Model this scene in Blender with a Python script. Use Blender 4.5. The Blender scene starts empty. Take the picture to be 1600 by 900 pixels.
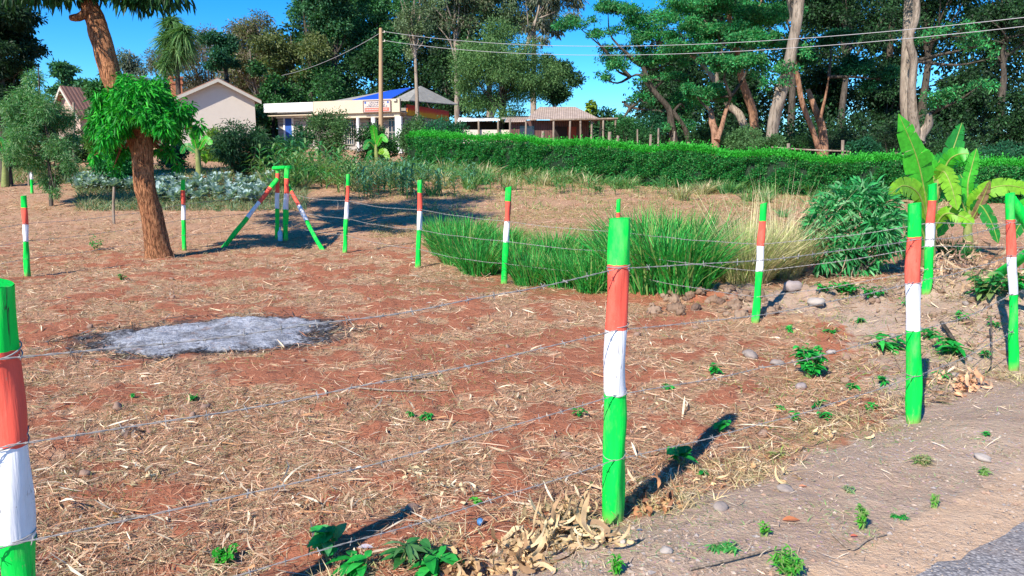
import bpy, math
import numpy as np
from mathutils import Vector, Matrix

# ------------------------------------------------------------------ camera, sky, sun, exposure
R = math.radians
scene = bpy.context.scene
COL = scene.collection
CAM = np.array([0.0, 0.0, 1.7]); PITCH = R(8.76); FPX = 1200.0
cam = bpy.data.cameras.new('camera'); cam.sensor_width = 36; cam.lens = FPX / 1600 * 36
cam.clip_start = 0.05; cam.clip_end = 2000
co = bpy.data.objects.new('camera', cam); COL.objects.link(co)
co.location = CAM; co.rotation_euler = (R(90) - PITCH, 0, 0)
scene.camera = co
SUN_EL, SUN_AZ = 38.0, 213.0            # azimuth of the sun seen from the ground: x = sin, y = cos
w = bpy.data.worlds.new('World'); scene.world = w; w.use_nodes = True
nt = w.node_tree; bgn = nt.nodes['Background']
sky = nt.nodes.new('ShaderNodeTexSky'); sky.sky_type = 'NISHITA'; sky.sun_disc = False
sky.sun_elevation = R(SUN_EL); sky.sun_rotation = R(SUN_AZ)
sky.altitude = 1800; sky.air_density = 1.0; sky.dust_density = 0.2; sky.ozone_density = 3.0
hs = nt.nodes.new('ShaderNodeHueSaturation'); hs.inputs['Saturation'].default_value = 1.45
hs.inputs['Hue'].default_value = 0.505
tint = nt.nodes.new('ShaderNodeMix'); tint.data_type = 'RGBA'; tint.blend_type = 'MULTIPLY'; tint.inputs[0].default_value = 1.0
tint.inputs[7].default_value = (0.60, 0.95, 1.02, 1)        # the deep clear blue of highland air
nt.links.new(sky.outputs[0], hs.inputs['Color']); nt.links.new(hs.outputs[0], tint.inputs[6]); nt.links.new(tint.outputs[2], bgn.inputs[0])
bgn.inputs[1].default_value = 0.145
sl = bpy.data.lights.new('sun', 'SUN'); sl.energy = 5.0; sl.angle = R(0.53); sl.color = (1.0, 0.91, 0.78)
so = bpy.data.objects.new('sun', sl); COL.objects.link(so)
sdir = Vector((math.sin(R(SUN_AZ)) * math.cos(R(SUN_EL)), math.cos(R(SUN_AZ)) * math.cos(R(SUN_EL)), math.sin(R(SUN_EL))))
so.rotation_euler = (-sdir).to_track_quat('-Z', 'Y').to_euler()
scene.view_settings.view_transform = 'Standard'; scene.view_settings.look = 'None'
scene.view_settings.exposure = 0.62; scene.view_settings.gamma = 1.0
scene.view_settings.use_curve_mapping = False
scene.cycles.max_bounces = 5; scene.cycles.diffuse_bounces = 2; scene.cycles.glossy_bounces = 2
scene.cycles.transmission_bounces = 3; scene.cycles.transparent_max_bounces = 4

rng = np.random.default_rng(7)
U = rng.uniform
def urange(a, b, n): return rng.uniform(a, b, n)

# ------------------------------------------------------------------ noise, terrain
_tab = np.random.default_rng(3).random((256, 256))
def vnoise(x, y):
    xi = np.floor(x).astype(int); yi = np.floor(y).astype(int)
    fx = x - xi; fy = y - yi; fx = fx * fx * (3 - 2 * fx); fy = fy * fy * (3 - 2 * fy)
    a = _tab[xi & 255, yi & 255]; b = _tab[(xi + 1) & 255, yi & 255]
    c = _tab[xi & 255, (yi + 1) & 255]; d = _tab[(xi + 1) & 255, (yi + 1) & 255]
    return (a * (1 - fx) + b * fx) * (1 - fy) + (c * (1 - fx) + d * fx) * fy
def fbm(x, y, o=4, g=0.5):
    s = 0; a = 1; t = 0
    for i in range(o):
        s = s + a * vnoise(x * 2 ** i + 17.3 * i, y * 2 ** i + 9.1 * i); t += a; a *= g
    return s / t
def sstep(a, b, x):
    t = np.clip((x - a) / (b - a), 0, 1); return t * t * (3 - 2 * t)
def sroad(x, y):       # distance to the road side of the field edge (positive = roadside)
    return (x - 1.04) * 0.57 - (y - 3.9) * 0.82
def roadedge(x, y): return sroad(x, y) + 0.10 * (fbm(x * 2.2, y * 2.2, 3) - 0.5) + 0.05 * (fbm(x * 9, y * 9, 2) - .5)
def berm(x, y):
    return np.exp(-((x - 5.0) / 1.7) ** 2 - ((y - 8.0) / 1.15) ** 2) + 0.6 * np.exp(-((x - 3.3) / 1.2) ** 2 - ((y - 8.9) / .7) ** 2) + 0.75 * np.exp(-((x - 2.55) / 1.0) ** 2 - ((y - 10.0) / .45) ** 2)
def bank(x, y): return sstep(0.1, 1.0, x - 1.75 - (y - 4.6) * .31 + .5 * (fbm(x * 1.5 + 70, y * 1.5, 3) - .5)) * sstep(11.5, 10.2, y) * sstep(12, 8, x)
def bankz(x, y): return sstep(.4, 3.0, x - 1.6 - (y - 4.6) * .31) * sstep(4.9, 7.6, y) * sstep(12.5, 9.5, y) * sstep(14, 8, x)
def Hbase(x, y):
    r = y - 16; rp = (r + np.sqrt(r * r + 16)) / 2
    rp = 34 - (34 - rp) * 0.5 - np.sqrt((34 - rp) ** 2 + 60) / 2 + 0.0
    rp = (rp + np.sqrt(rp * rp + .25)) / 2
    sl_ = np.clip(0.086 - 0.0014 * (x + 4), 0.05, 0.105)
    z = sl_ * np.maximum(rp, 0)
    s = sroad(x, y)
    z = z * sstep(-0.5, -3.0, s)
    z = z + 0.10 * sstep(-0.15, 0.5, s) + (0.22 * berm(x, y) + .30 * bankz(x, y)) * sstep(0.1, -0.6, s)
    return z
def littermask(x, y):
    return sstep(0.415, 0.55, fbm(x * 0.9 + 5, y * 0.9, 4) * .38 + fbm(x * 3.3 + 5, y * 3.3, 4) * .62)
def H(x, y):
    x = np.asarray(x, float); y = np.asarray(y, float)
    z = Hbase(x, y)
    s = sroad(x, y); k = 1 - sstep(0.85, 1.12, s); far = np.exp(-np.abs(y) / 60)
    rough = 0.11 * (fbm(x * .55, y * .55, 3) - .5) + 0.05 * (fbm(x * 2.4, y * 2.4, 3) - .5) + 0.035 * (fbm(x * 8, y * 8, 3) - .5)
    rough = rough + 0.035 * (1 - littermask(x, y)) * fbm(x * 3, y * 3, 2)
    lumps = (0.20 * np.maximum(fbm(x * 3.6 + 40, y * 3.6, 4) - .50, 0) * berm(x, y) * 3 + .16 * np.maximum(fbm(x * 5 + 40, y * 5, 4) - .48, 0) * bankz(x, y)) * sstep(0, -.4, s)
    z = z + rough * k * far * np.where(s > -0.1, 0.6, 1.0) + lumps * k
    return z
# a pixel of the photograph as a ray; where it meets the ground
cp, sp = math.cos(PITCH), math.sin(PITCH)
def ray(px, py):
    a = (px - 800) / FPX; b = (450 - py) / FPX
    return np.array([a, cp + b * sp, -sp + b * cp])
_TS = np.geomspace(1, 120, 500)
def ground(px, py):
    d = ray(px, py); ts_ = _TS
    for _ in range(2):
        P = CAM + d * ts_[:, None]; hit = P[:, 2] <= H(P[:, 0], P[:, 1])
        if not hit.any(): return CAM + d * 120
        i = max(1, int(np.argmax(hit))); ts_ = np.linspace(ts_[i - 1], ts_[i], 100)
    q = CAM + d * ts_[min(i, 99)]; return np.array([q[0], q[1], float(H(q[0], q[1]))])
def at(px, py, Y):          # the point of that ray at distance Y in front
    d = ray(px, py); return CAM + d * (Y / d[1])
def gz(x, y): return float(H(x, y))

# ------------------------------------------------------------------ mesh building
class MB:
    def __init__(s): s.V = []; s.F4 = []; s.F3 = []; s.C = []; s.M4 = []; s.M3 = []; s.n = 0
    def add(s, V, F, col=(1, 1, 1), mi=0):
        V = np.asarray(V, float).reshape(-1, 3); F = np.asarray(F, int)
        col = np.asarray(col, float)
        if col.ndim == 1: col = np.tile(col[:3], (len(V), 1))
        s.V.append(V); s.C.append(col)
        if F.shape[1] == 4: s.F4.append(F + s.n); s.M4.append(np.full(len(F), mi))
        else: s.F3.append(F + s.n); s.M3.append(np.full(len(F), mi))
        s.n += len(V)
    def mesh(s, name, mats, smooth=False, attrs=None):
        V = np.concatenate(s.V); C = np.concatenate(s.C)
        F4 = np.concatenate(s.F4) if s.F4 else np.zeros((0, 4), int); F3 = np.concatenate(s.F3) if s.F3 else np.zeros((0, 3), int)
        M = np.concatenate([np.concatenate(s.M4) if s.M4 else np.zeros(0, int), np.concatenate(s.M3) if s.M3 else np.zeros(0, int)]).astype(np.int32)
        me = bpy.data.meshes.new(name)
        me.vertices.add(len(V)); me.vertices.foreach_set('co', V.astype(np.float32).ravel())
        nl = len(F4) * 4 + len(F3) * 3
        me.loops.add(nl); me.polygons.add(len(F4) + len(F3))
        me.loops.foreach_set('vertex_index', np.concatenate([F4.ravel(), F3.ravel()]).astype(np.int32))
        me.polygons.foreach_set('loop_start', np.concatenate([np.arange(len(F4)) * 4, len(F4) * 4 + np.arange(len(F3)) * 3]).astype(np.int32))
        me.polygons.foreach_set('material_index', M)
        me.polygons.foreach_set('use_smooth', np.full(len(F4) + len(F3), bool(smooth)))
        me.update(calc_edges=True)
        a = me.color_attributes.new('col', 'FLOAT_COLOR', 'POINT')
        a.data.foreach_set('color', np.concatenate([np.clip(C, 0, 1), np.ones((len(C), 1))], 1).astype(np.float32).ravel())
        if attrs:
            for k, v in attrs.items():
                q = me.attributes.new(k, 'FLOAT', 'POINT'); q.data.foreach_set('value', np.asarray(v, np.float32))
        for m in (mats if isinstance(mats, (list, tuple)) else [mats]): me.materials.append(m)
        return me
    def build(s, name, mats, parent=None, smooth=False, attrs=None):
        return link(name, s.mesh(name, mats, smooth, attrs), parent)
def link(name, me, parent=None):
    o = bpy.data.objects.new(name, me); COL.objects.link(o)
    if parent is not None: o.parent = parent
    return o
def tag(o, label=None, cat=None, group=None, kind=None):
    if label: o['label'] = label
    if cat: o['category'] = cat
    if group: o['group'] = group
    if kind: o['kind'] = kind
    return o
def thing(name, label, cat, loc=(0, 0, 0), rz=0, group=None):
    o = bpy.data.objects.new(name, None); COL.objects.link(o)
    o.location = loc; o.rotation_euler = (0, 0, rz)
    return tag(o, label, cat, group)
def norm(v): return v / (np.linalg.norm(v, axis=-1, keepdims=True) + 1e-9)
def rdir(n):
    v = rng.normal(size=(n, 3)); return norm(v)
def box(mb, lo, hi, col=(1, 1, 1), mi=0):
    x0, y0, z0 = lo; x1, y1, z1 = hi
    V = [(x0, y0, z0), (x1, y0, z0), (x1, y1, z0), (x0, y1, z0), (x0, y0, z1), (x1, y0, z1), (x1, y1, z1), (x0, y1, z1)]
    mb.add(V, [(0, 3, 2, 1), (4, 5, 6, 7), (0, 1, 5, 4), (1, 2, 6, 5), (2, 3, 7, 6), (3, 0, 4, 7)], col, mi)
def tube(mb, pts, rad, ns=8, col=(1, 1, 1), cap=True, jit=0.0, mi=0):
    P = np.asarray(pts, float); n = len(P); rad = np.broadcast_to(np.asarray(rad, float), (n,))
    T = norm(np.gradient(P, axis=0))
    ref = np.array([0, 0, 1.0]) if abs(T[0][2]) < .9 else np.array([1.0, 0, 0])
    A = norm(np.cross(T[0], ref)); fr = []
    for i in range(n):
        A = norm(A - T[i] * np.dot(A, T[i])); fr.append((A, np.cross(T[i], A)))
    an = np.arange(ns) * 2 * math.pi / ns
    V = np.zeros((n, ns, 3)); ph = rng.uniform(0, 6.28, 3)
    for i in range(n):
        a, b = fr[i]; r = rad[i] * (1 + jit * (np.sin(an * 2 + ph[0] + i * .3) * .5 + np.sin(an * 3 + ph[1] - i * .5) * .5))
        V[i] = P[i] + np.outer(np.cos(an) * r, a) + np.outer(np.sin(an) * r, b)
    i, j = np.meshgrid(np.arange(n - 1), np.arange(ns), indexing='ij'); i = i.ravel(); j = j.ravel(); j2 = (j + 1) % ns
    F = np.stack([i * ns + j, i * ns + j2, (i + 1) * ns + j2, (i + 1) * ns + j], 1)
    c = np.asarray(col, float)
    if c.ndim == 2: c = np.repeat(c, ns, 0)
    mb.add(V.reshape(-1, 3), F, c, mi)
    if cap:
        for k in (0, n - 1):
            ctr = P[k]; idx = np.arange(ns)
            tri = np.stack([np.full(ns, ns), idx, (idx + 1) % ns], 1)
            if k: tri = tri[:, ::-1]
            tri = tri[:, [0, 2, 1]]
            cc = c if c.ndim == 1 else c[k * ns]
            mb.add(np.vstack([V[k], ctr]), tri, cc, mi)
def curve(pts, n):          # smooth resampling of a polyline
    P = np.asarray(pts, float)
    if len(P) == 2:
        t = np.linspace(0, 1, n)[:, None]; return P[0] * (1 - t) + P[1] * t
    Q = np.vstack([2 * P[0] - P[1], P, 2 * P[-1] - P[-2]]); out = []
    ts = np.linspace(0, len(P) - 1 - 1e-6, n)
    for t in ts:
        i = int(t); u = t - i; a, b, c, d = Q[i:i + 4]
        out.append(.5 * ((2 * b) + (c - a) * u + (2 * a - 5 * b + 4 * c - d) * u * u + (3 * b - a - 3 * c + d) * u ** 3))
    return np.array(out)
# many small blades at once: each runs from base along dirv, bends by bend, has a width profile
def strips(mb, base, dirv, side, L, W, col, prof=(0.5, 1, .15), bend=None, fold=0.0, mi=0):
    n = len(base); K = len(prof)
    L = np.broadcast_to(L, (n,)); W = np.broadcast_to(W, (n,))
    t = np.linspace(0, 1, K)
    dirv = norm(dirv); side = norm(side - dirv * np.sum(side * dirv, 1, keepdims=True))
    up = np.cross(dirv, side)
    C = base[:, None, :] + dirv[:, None, :] * (L[:, None] * t)[:, :, None]
    if bend is not None: C = C + bend[:, None, :] * (t ** 2)[None, :, None]
    wv = (W[:, None] * np.asarray(prof)[None, :] * .5)[:, :, None]
    a = C - side[:, None, :] * wv + up[:, None, :] * wv * fold; b = C + side[:, None, :] * wv + up[:, None, :] * wv * fold
    if fold:
        V = np.stack([a, C, b], 2).reshape(n, K * 3, 3); m = 3
    else:
        V = np.stack([a, b], 2).reshape(n, K * 2, 3); m = 2
    F = []
    for k in range(K - 1):
        for q in range(m - 1): F.append((k * m + q, k * m + q + 1, (k + 1) * m + q + 1, (k + 1) * m + q))
    F = (np.array(F)[None] + (np.arange(n) * K * m)[:, None, None]).reshape(-1, 4)
    col = np.asarray(col, float)
    if col.ndim == 1: col = np.tile(col, (n, 1))
    mb.add(V.reshape(-1, 3), F, np.repeat(col, K * m, 0), mi)
def diamonds(mb, base, dirv, side, L, W, col):
    n = len(base); dirv = norm(dirv); side = norm(side - dirv * np.sum(side * dirv, 1, keepdims=True))
    L = np.broadcast_to(L, (n,))[:, None]; W = np.broadcast_to(W, (n,))[:, None]
    m = base + dirv * L * .45
    V = np.stack([base, m - side * W * .5, base + dirv * L, m + side * W * .5], 1)
    F = (np.arange(4)[None] + (np.arange(n) * 4)[:, None])
    mb.add(V.reshape(-1, 3), F, np.repeat(col, 4, 0))
def pick(cols, n, jit=.2):
    c = np.asarray(cols, float)[rng.integers(0, len(cols), n)]
    return c * (1 + rng.uniform(-jit, jit, (n, 1)))

# ------------------------------------------------------------------ materials
def mat(name):
    m = bpy.data.materials.new(name); m.use_nodes = True; return m, m.node_tree, m.node_tree.nodes['Principled BSDF']
def N(nt, t, **kw):
    n = nt.nodes.new('ShaderNode' + t)
    for k, v in kw.items():
        if hasattr(n, k): setattr(n, k, v)
        else: n.inputs[k].default_value = v
    return n
def texco(nt, kind='Object', scale=(1, 1, 1)):
    c = N(nt, 'TexCoord'); mp = N(nt, 'Mapping'); mp.inputs['Scale'].default_value = scale
    nt.links.new(c.outputs[kind], mp.inputs[0]); return mp.outputs[0]
def noise(nt, vec, scale, det=4, rough=.55):
    n = N(nt, 'TexNoise'); n.inputs['Scale'].default_value = scale; n.inputs['Detail'].default_value = det; n.inputs['Roughness'].default_value = rough
    if vec is not None: nt.links.new(vec, n.inputs['Vector'])
    return n.outputs['Fac']
def ramp(nt, fac, stops, interp='LINEAR'):
    r = N(nt, 'ValToRGB'); r.color_ramp.interpolation = interp; e = r.color_ramp.elements
    while len(e) < len(stops): e.new(.5)
    for q, (p, c) in zip(e, stops):
        q.position = p; q.color = (*c, 1) if isinstance(c, (tuple, list)) else (c, c, c, 1)
    nt.links.new(fac, r.inputs[0]); return r.outputs[0]
def mix(nt, fac, a, b, mode='MIX'):
    n = N(nt, 'Mix'); n.data_type = 'RGBA'; n.blend_type = mode
    if isinstance(fac, (int, float)): n.inputs[0].default_value = fac
    else: nt.links.new(fac, n.inputs[0])
    for s_, v in ((n.inputs[6], a), (n.inputs[7], b)):
        if isinstance(v, (tuple, list)): s_.default_value = (*v, 1)
        else: nt.links.new(v, s_)
    return n.outputs[2]
def mth(nt, op, a, b=None, clamp=False):
    n = N(nt, 'Math', operation=op); n.use_clamp = clamp
    for i, v in enumerate((a, b)):
        if v is None: continue
        if isinstance(v, (int, float)): n.inputs[i].default_value = v
        else: nt.links.new(v, n.inputs[i])
    return n.outputs[0]
def bump(nt, bs, h, strength=.5, dist=.02):
    b = N(nt, 'Bump'); b.inputs['Strength'].default_value = strength; b.inputs['Distance'].default_value = dist
    nt.links.new(h, b.inputs['Height']); nt.links.new(b.outputs[0], bs.inputs['Normal'])
def attr(nt, name):
    a = N(nt, 'Attribute'); a.attribute_name = name; return a
def leafmat(name, rough=.55, trans=.3, spec=.25, sat=1.0):
    m, nt, bs = mat(name); a = attr(nt, 'col')
    vec = texco(nt, 'Object'); nz = noise(nt, vec, 14, 2)
    c = mix(nt, 1.0, a.outputs['Color'], ramp(nt, nz, [(.3, .78), (.7, 1.2)]), 'MULTIPLY')
    nt.links.new(c, bs.inputs['Base Color']); bs.inputs['Roughness'].default_value = rough; bs.inputs['Specular IOR Level'].default_value = spec
    t = N(nt, 'BsdfTranslucent'); tc = mix(nt, 1.0, c, (1.3, 1.35, .5), 'MULTIPLY'); nt.links.new(tc, t.inputs[0])
    ms = N(nt, 'MixShader'); ms.inputs[0].default_value = trans
    nt.links.new(bs.outputs[0], ms.inputs[1]); nt.links.new(t.outputs[0], ms.inputs[2])
    nt.links.new(ms.outputs[0], nt.nodes['Material Output'].inputs[0]); return m
def plain(name, color, rough=.7, nscale=8, amt=.15, bmp=.15, spec=.3, metal=0, stretch=(1, 1, 1), dist=.01):
    m, nt, bs = mat(name); vec = texco(nt, 'Object', stretch); nz = noise(nt, vec, nscale, 5)
    c = mix(nt, nz, tuple(x * (1 - amt) for x in color), tuple(min(1, x * (1 + amt)) for x in color))
    nt.links.new(c, bs.inputs['Base Color']); bs.inputs['Roughness'].default_value = rough
    bs.inputs['Specular IOR Level'].default_value = spec; bs.inputs['Metallic'].default_value = metal
    if bmp: bump(nt, bs, nz, bmp, dist)
    return m
def vcolmat(name, rough=.8, spec=.15, nscale=30, trans=0.0):
    if trans: return leafmat(name, rough, trans, spec)
    m, nt, bs = mat(name); a = attr(nt, 'col'); nz = noise(nt, texco(nt), nscale, 4)
    c = mix(nt, 1.0, a.outputs['Color'], ramp(nt, nz, [(.3, .8), (.7, 1.15)]), 'MULTIPLY')
    nt.links.new(c, bs.inputs['Base Color']); bs.inputs['Roughness'].default_value = rough; bs.inputs['Specular IOR Level'].default_value = spec
    bump(nt, bs, nz, .3, .01); return m
M_leaf = leafmat('leaf'); M_leaf_gloss = leafmat('glossy_leaf', .5, .28, .22); M_straw = leafmat('straw', .75, .12, .2)
M_banana = leafmat('banana_leaf', .42, .35, .35)
def barkmat(name, c1, c2, sc=6, st=(1, 1, .25), bs_=.8):
    m, nt, bs = mat(name); vec = texco(nt, 'Object', st)
    n1 = noise(nt, vec, sc * 2.2, 6, .65); n2 = noise(nt, texco(nt), 1.3, 3)
    nf = noise(nt, texco(nt, 'Object', (st[0] * 1.6, st[1] * 1.6, st[2] * .8)), sc * 3.2, 5, .7); cr = ramp(nt, nf, [(.38, .45), (.5, 1.0)])
    c = mix(nt, ramp(nt, n1, [(.3, 0.0), (.7, 1.0)]), c1, c2); c = mix(nt, 1.0, c, cr, 'MULTIPLY')
    c = mix(nt, 1.0, c, ramp(nt, n2, [(.3, .75), (.7, 1.15)]), 'MULTIPLY')
    nt.links.new(c, bs.inputs['Base Color']); bs.inputs['Roughness'].default_value = .9; bs.inputs['Specular IOR Level'].default_value = .1
    h = mth(nt, 'ADD', n1, cr); bump(nt, bs, h, bs_, .03); return m
B_mango = barkmat('mango_bark', (.22, .085, .045), (.56, .27, .13), 11, (1, 1, .3), 1.0)
B_pale = barkmat('pale_bark', (.24, .19, .15), (.42, .35, .28), 2.5, (1, 1, .15), .5)
B_red = barkmat('reddish_bark', (.25, .13, .08), (.45, .26, .17), 3, (1, 1, .2), .5)
B_dark = barkmat('dark_bark', (.07, .06, .05), (.15, .125, .10), 3)
B_wood = barkmat('weathered_wood', (.25, .19, .14), (.42, .34, .27), 10, (1, 1, .1), .4)
M_stone = vcolmat('stone', .9, .15, 25)

# ground: red soil, dry litter tint, grey roadside dirt, sandy strip
m, nt, bs = mat('ground_soil'); M_ground = m
vec = texco(nt, 'Object')
n1 = noise(nt, vec, 1.6, 5); n2 = noise(nt, vec, 9, 5, .6); n3 = noise(nt, vec, 45, 4, .7); n4 = noise(nt, vec, 150, 3, .7)
red = mix(nt, n2, (.27, .088, .048), (.45, .185, .108))
red = mix(nt, ramp(nt, n3, [(.35, 0.0), (.75, .5)]), red, (.52, .22, .12))
lit = mix(nt, n3, (.34, .19, .115), (.64, .45, .29)); lit = mix(nt, ramp(nt, n1, [(.45, 0.0), (.65, .35)]), lit, (.36, .33, .17))
fa = attr(nt, 'litter').outputs['Fac']
f = mth(nt, 'ADD', fa, mth(nt, 'MULTIPLY', mth(nt, 'SUBTRACT', n2, .5), 1.4)); f = ramp(nt, f, [(.25, 0.0), (.75, .75)])
c = mix(nt, f, red, lit)
vg = N(nt, 'TexVoronoi'); vg.inputs['Scale'].default_value = 42; nt.links.new(vec, vg.inputs['Vector'])
dirt = mix(nt, n2, (.33, .225, .155), (.56, .425, .315)); dirt = mix(nt, ramp(nt, n4, [(.45, 0.0), (.7, .4)]), dirt, (.60, .50, .40))
dirt = mix(nt, ramp(nt, vg.outputs['Distance'], [(.18, .5), (.35, 0.0)]), dirt, mix(nt, .5, vg.outputs['Color'], (.5, .42, .37)))
dirt = mix(nt, ramp(nt, n1, [(.4, 0.0), (.62, .4)]), dirt, (.40, .26, .18))
fd = attr(nt, 'dirt').outputs['Fac']; fd = mth(nt, 'ADD', fd, mth(nt, 'MULTIPLY', mth(nt, 'SUBTRACT', n2, .5), 1.2)); fd = ramp(nt, fd, [(.38, 0.0), (.62, 1.0)])
c = mix(nt, fd, c, dirt)
sand = mix(nt, n2, (.56, .36, .22), (.70, .51, .35)); sand = mix(nt, ramp(nt, n3, [(.5, 0.0), (.75, .5)]), sand, (.62, .52, .42))
fs = attr(nt, 'sand').outputs['Fac']; fs = mth(nt, 'ADD', fs, mth(nt, 'MULTIPLY', mth(nt, 'SUBTRACT', n2, .5), .9)); fs = ramp(nt, fs, [(.35, 0.0), (.65, .9)])
c = mix(nt, fs, c, sand)
fc = attr(nt, 'char').outputs['Fac']; fc = mth(nt, 'ADD', fc, mth(nt, 'MULTIPLY', mth(nt, 'SUBTRACT', n2, .5), 1.3)); fc = ramp(nt, fc, [(.4, 0.0), (.7, .85)])
c = mix(nt, fc, c, mix(nt, n3, (.03, .028, .03), (.16, .13, .12)))
fg = attr(nt, 'green').outputs['Fac']; fg = mth(nt, 'ADD', fg, mth(nt, 'MULTIPLY', mth(nt, 'SUBTRACT', n2, .5), 1.3)); fg = ramp(nt, fg, [(.4, 0.0), (.75, .7)])
c = mix(nt, fg, c, mix(nt, n3, (.07, .12, .03), (.22, .22, .09)))
nt.links.new(c, bs.inputs['Base Color']); bs.inputs['Roughness'].default_value = .95; bs.inputs['Specular IOR Level'].default_value = .08
hh = mth(nt, 'ADD', mth(nt, 'MULTIPLY', n2, 1.0), mth(nt, 'ADD', mth(nt, 'MULTIPLY', n3, .5), mth(nt, 'MULTIPLY', n4, .18)))
bump(nt, bs, hh, .9, .035)

# asphalt
m, nt, bs = mat('asphalt'); M_asph = m; vec = texco(nt)
v1 = N(nt, 'TexVoronoi'); v1.inputs['Scale'].default_value = 75; nt.links.new(vec, v1.inputs['Vector'])
n1 = noise(nt, vec, 2.5, 3); n2 = noise(nt, vec, 160, 3)
bw = N(nt, 'RGBToBW'); nt.links.new(v1.outputs['Color'], bw.inputs[0])
c = ramp(nt, bw.outputs[0], [(.15, (.16, .15, .155)), (.5, (.30, .285, .285)), (.85, (.50, .47, .45))])
c = mix(nt, ramp(nt, v1.outputs['Distance'], [(.3, 0.0), (.6, .5)]), c, (.17, .155, .15))
c = mix(nt, ramp(nt, n1, [(.45, 0.0), (.65, .3)]), c, (.38, .28, .21))
nt.links.new(c, bs.inputs['Base Color']); bs.inputs['Roughness'].default_value = .9
bump(nt, bs, mth(nt, 'SUBTRACT', n2, v1.outputs['Distance']), .8, .008)

# ------------------------------------------------------------------ ground sheet, road
ASHC = ground(330, 528)
def ash_sd(x, y, c=ASHC):
    dx = x - c[0]; dy = y - c[1]; ang = 0.28
    u = dx * math.cos(ang) + dy * math.sin(ang); v = -dx * math.sin(ang) + dy * math.cos(ang)
    return 1 - np.sqrt((u / 1.14) ** 2 + (v / .78) ** 2) + 0.75 * (fbm(x * 1.9 + 3, y * 1.9, 5) - .5)
rr = np.concatenate([[0.0], np.geomspace(0.6, 700, 520)])
th = np.concatenate([np.linspace(-R(48), R(48), 640), np.linspace(R(52), R(308), 60)])
RR, TH = np.meshgrid(rr, th, indexing='ij')
X = RR * np.sin(TH); Y = RR * np.cos(TH); Z = H(X, Y)
Z = np.where(Y > 100, Z + 0 * Y, Z)
nr, ntm = RR.shape
i, j = np.meshgrid(np.arange(nr - 1), np.arange(ntm), indexing='ij'); i = i.ravel(); j = j.ravel(); j2 = (j + 1) % ntm
F = np.stack([i * ntm + j, (i + 1) * ntm + j, (i + 1) * ntm + j2, i * ntm + j2], 1)[:, ::-1]
g = MB(); g.add(np.stack([X, Y, Z], -1).reshape(-1, 3), F)
Xf, Yf = X.ravel(), Y.ravel(); S = sroad(Xf, Yf)
lm = np.maximum(littermask(Xf, Yf), .85 * sstep(12, 19, Yf))
dirtm = np.clip(sstep(-0.16, 0.16, S + .75 * (fbm(Xf * 1.7, Yf * 1.7, 4) - .5)) + 0.85 * sstep(.28, .6, berm(Xf, Yf)) + .75 * bank(Xf, Yf), 0, 1)
sandm = sstep(.78, 1.0, S) * .9
ad = ash_sd(Xf, Yf)
charm = sstep(-.32, -.02, ad) * .75 * (Yf > 2) * (Yf < 12)
greenm = sstep(13, 40, Yf) * .25 + .5 * sstep(.1, 0, np.abs(np.hypot((Xf - 1.2) / 3.2, (Yf - 11.5) / 1.4) - .5) - .5)
gobj = g.build('ground', M_ground, None, True, dict(litter=lm, dirt=dirtm, sand=sandm, char=charm, green=greenm))
tag(gobj, kind='structure')
# road: strip along the field edge direction
u = np.array([.82, .57]); u = u / np.linalg.norm(u); nrm = np.array([.57, -.82]) / math.hypot(.57, .82)
O = np.array([1.04, 3.9]); mbr = MB()
ts = np.linspace(-60, 80, 1400); ss = np.concatenate([[1.24], np.linspace(1.38, 6.8, 8)])
edge = 1.23 + .05 * (fbm(ts * .8, ts * 0, 3) - .5) * 2 + .05 * (fbm(ts * 6, ts * 0 + 4, 3) - .5) * 2
V = []
for k, s_ in enumerate(ss):
    sv = edge if k == 0 else np.full_like(ts, s_)
    P = O[None] + ts[:, None] * u[None] + sv[:, None] * nrm[None]
    z = np.full(len(ts), 0.112 if k else 0.104); V.append(np.column_stack([P, z]))
V = np.array(V)
i, j = np.meshgrid(np.arange(len(ss) - 1), np.arange(len(ts) - 1), indexing='ij'); i = i.ravel(); j = j.ravel(); nT = len(ts)
mbr.add(V.reshape(-1, 3), np.stack([i * nT + j, (i + 1) * nT + j, (i + 1) * nT + j + 1, i * nT + j + 1], 1))
tag(mbr.build('road', M_asph), kind='structure')

# ------------------------------------------------------------------ ash patch
m, nt, bs = mat('ash'); M_ash = m; vec = texco(nt)
n1 = noise(nt, vec, 3.5, 6, .7); n2 = noise(nt, vec, 22, 6, .75)
c = ramp(nt, n1, [(.36, (.20, .20, .21)), (.47, (.40, .42, .46)), (.7, (.62, .64, .69))]); c = mix(nt, ramp(nt, n2, [(.38, .75), (.52, 0.0)]), c, (.13, .13, .15))
ns_ = noise(nt, vec, 5, 5, .7); c = mix(nt, ramp(nt, ns_, [(.56, 0.0), (.66, .6)]), c, (.34, .20, .14))
e = attr(nt, 'edge').outputs['Fac']; ef = mth(nt, 'ADD', e, mth(nt, 'MULTIPLY', mth(nt, 'SUBTRACT', n2, .5), .6))
c = mix(nt, ramp(nt, ef, [(.04, 1.0), (.2, 0.0)]), c, (.035, .033, .037))
nt.links.new(c, bs.inputs['Base Color']); bs.inputs['Roughness'].default_value = .95; bump(nt, bs, n2, 1.0, .04)
gx = np.arange(ASHC[0] - 2.0, ASHC[0] + 2.0, .022); gy = np.arange(ASHC[1] - 1.7, ASHC[1] + 1.7, .022)
GX, GY = np.meshgrid(gx, gy, indexing='ij'); sd = ash_sd(GX, GY) + .25 * (fbm(GX * 11, GY * 11, 3) - .5)
GZ = H(GX, GY) + np.clip(sd * .16, -.03, .04) + .022 * (fbm(GX * 14, GY * 14, 3) - .45) * (sd > 0)
idx = np.arange(GX.size).reshape(GX.shape); ins = sd > -.01
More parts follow.
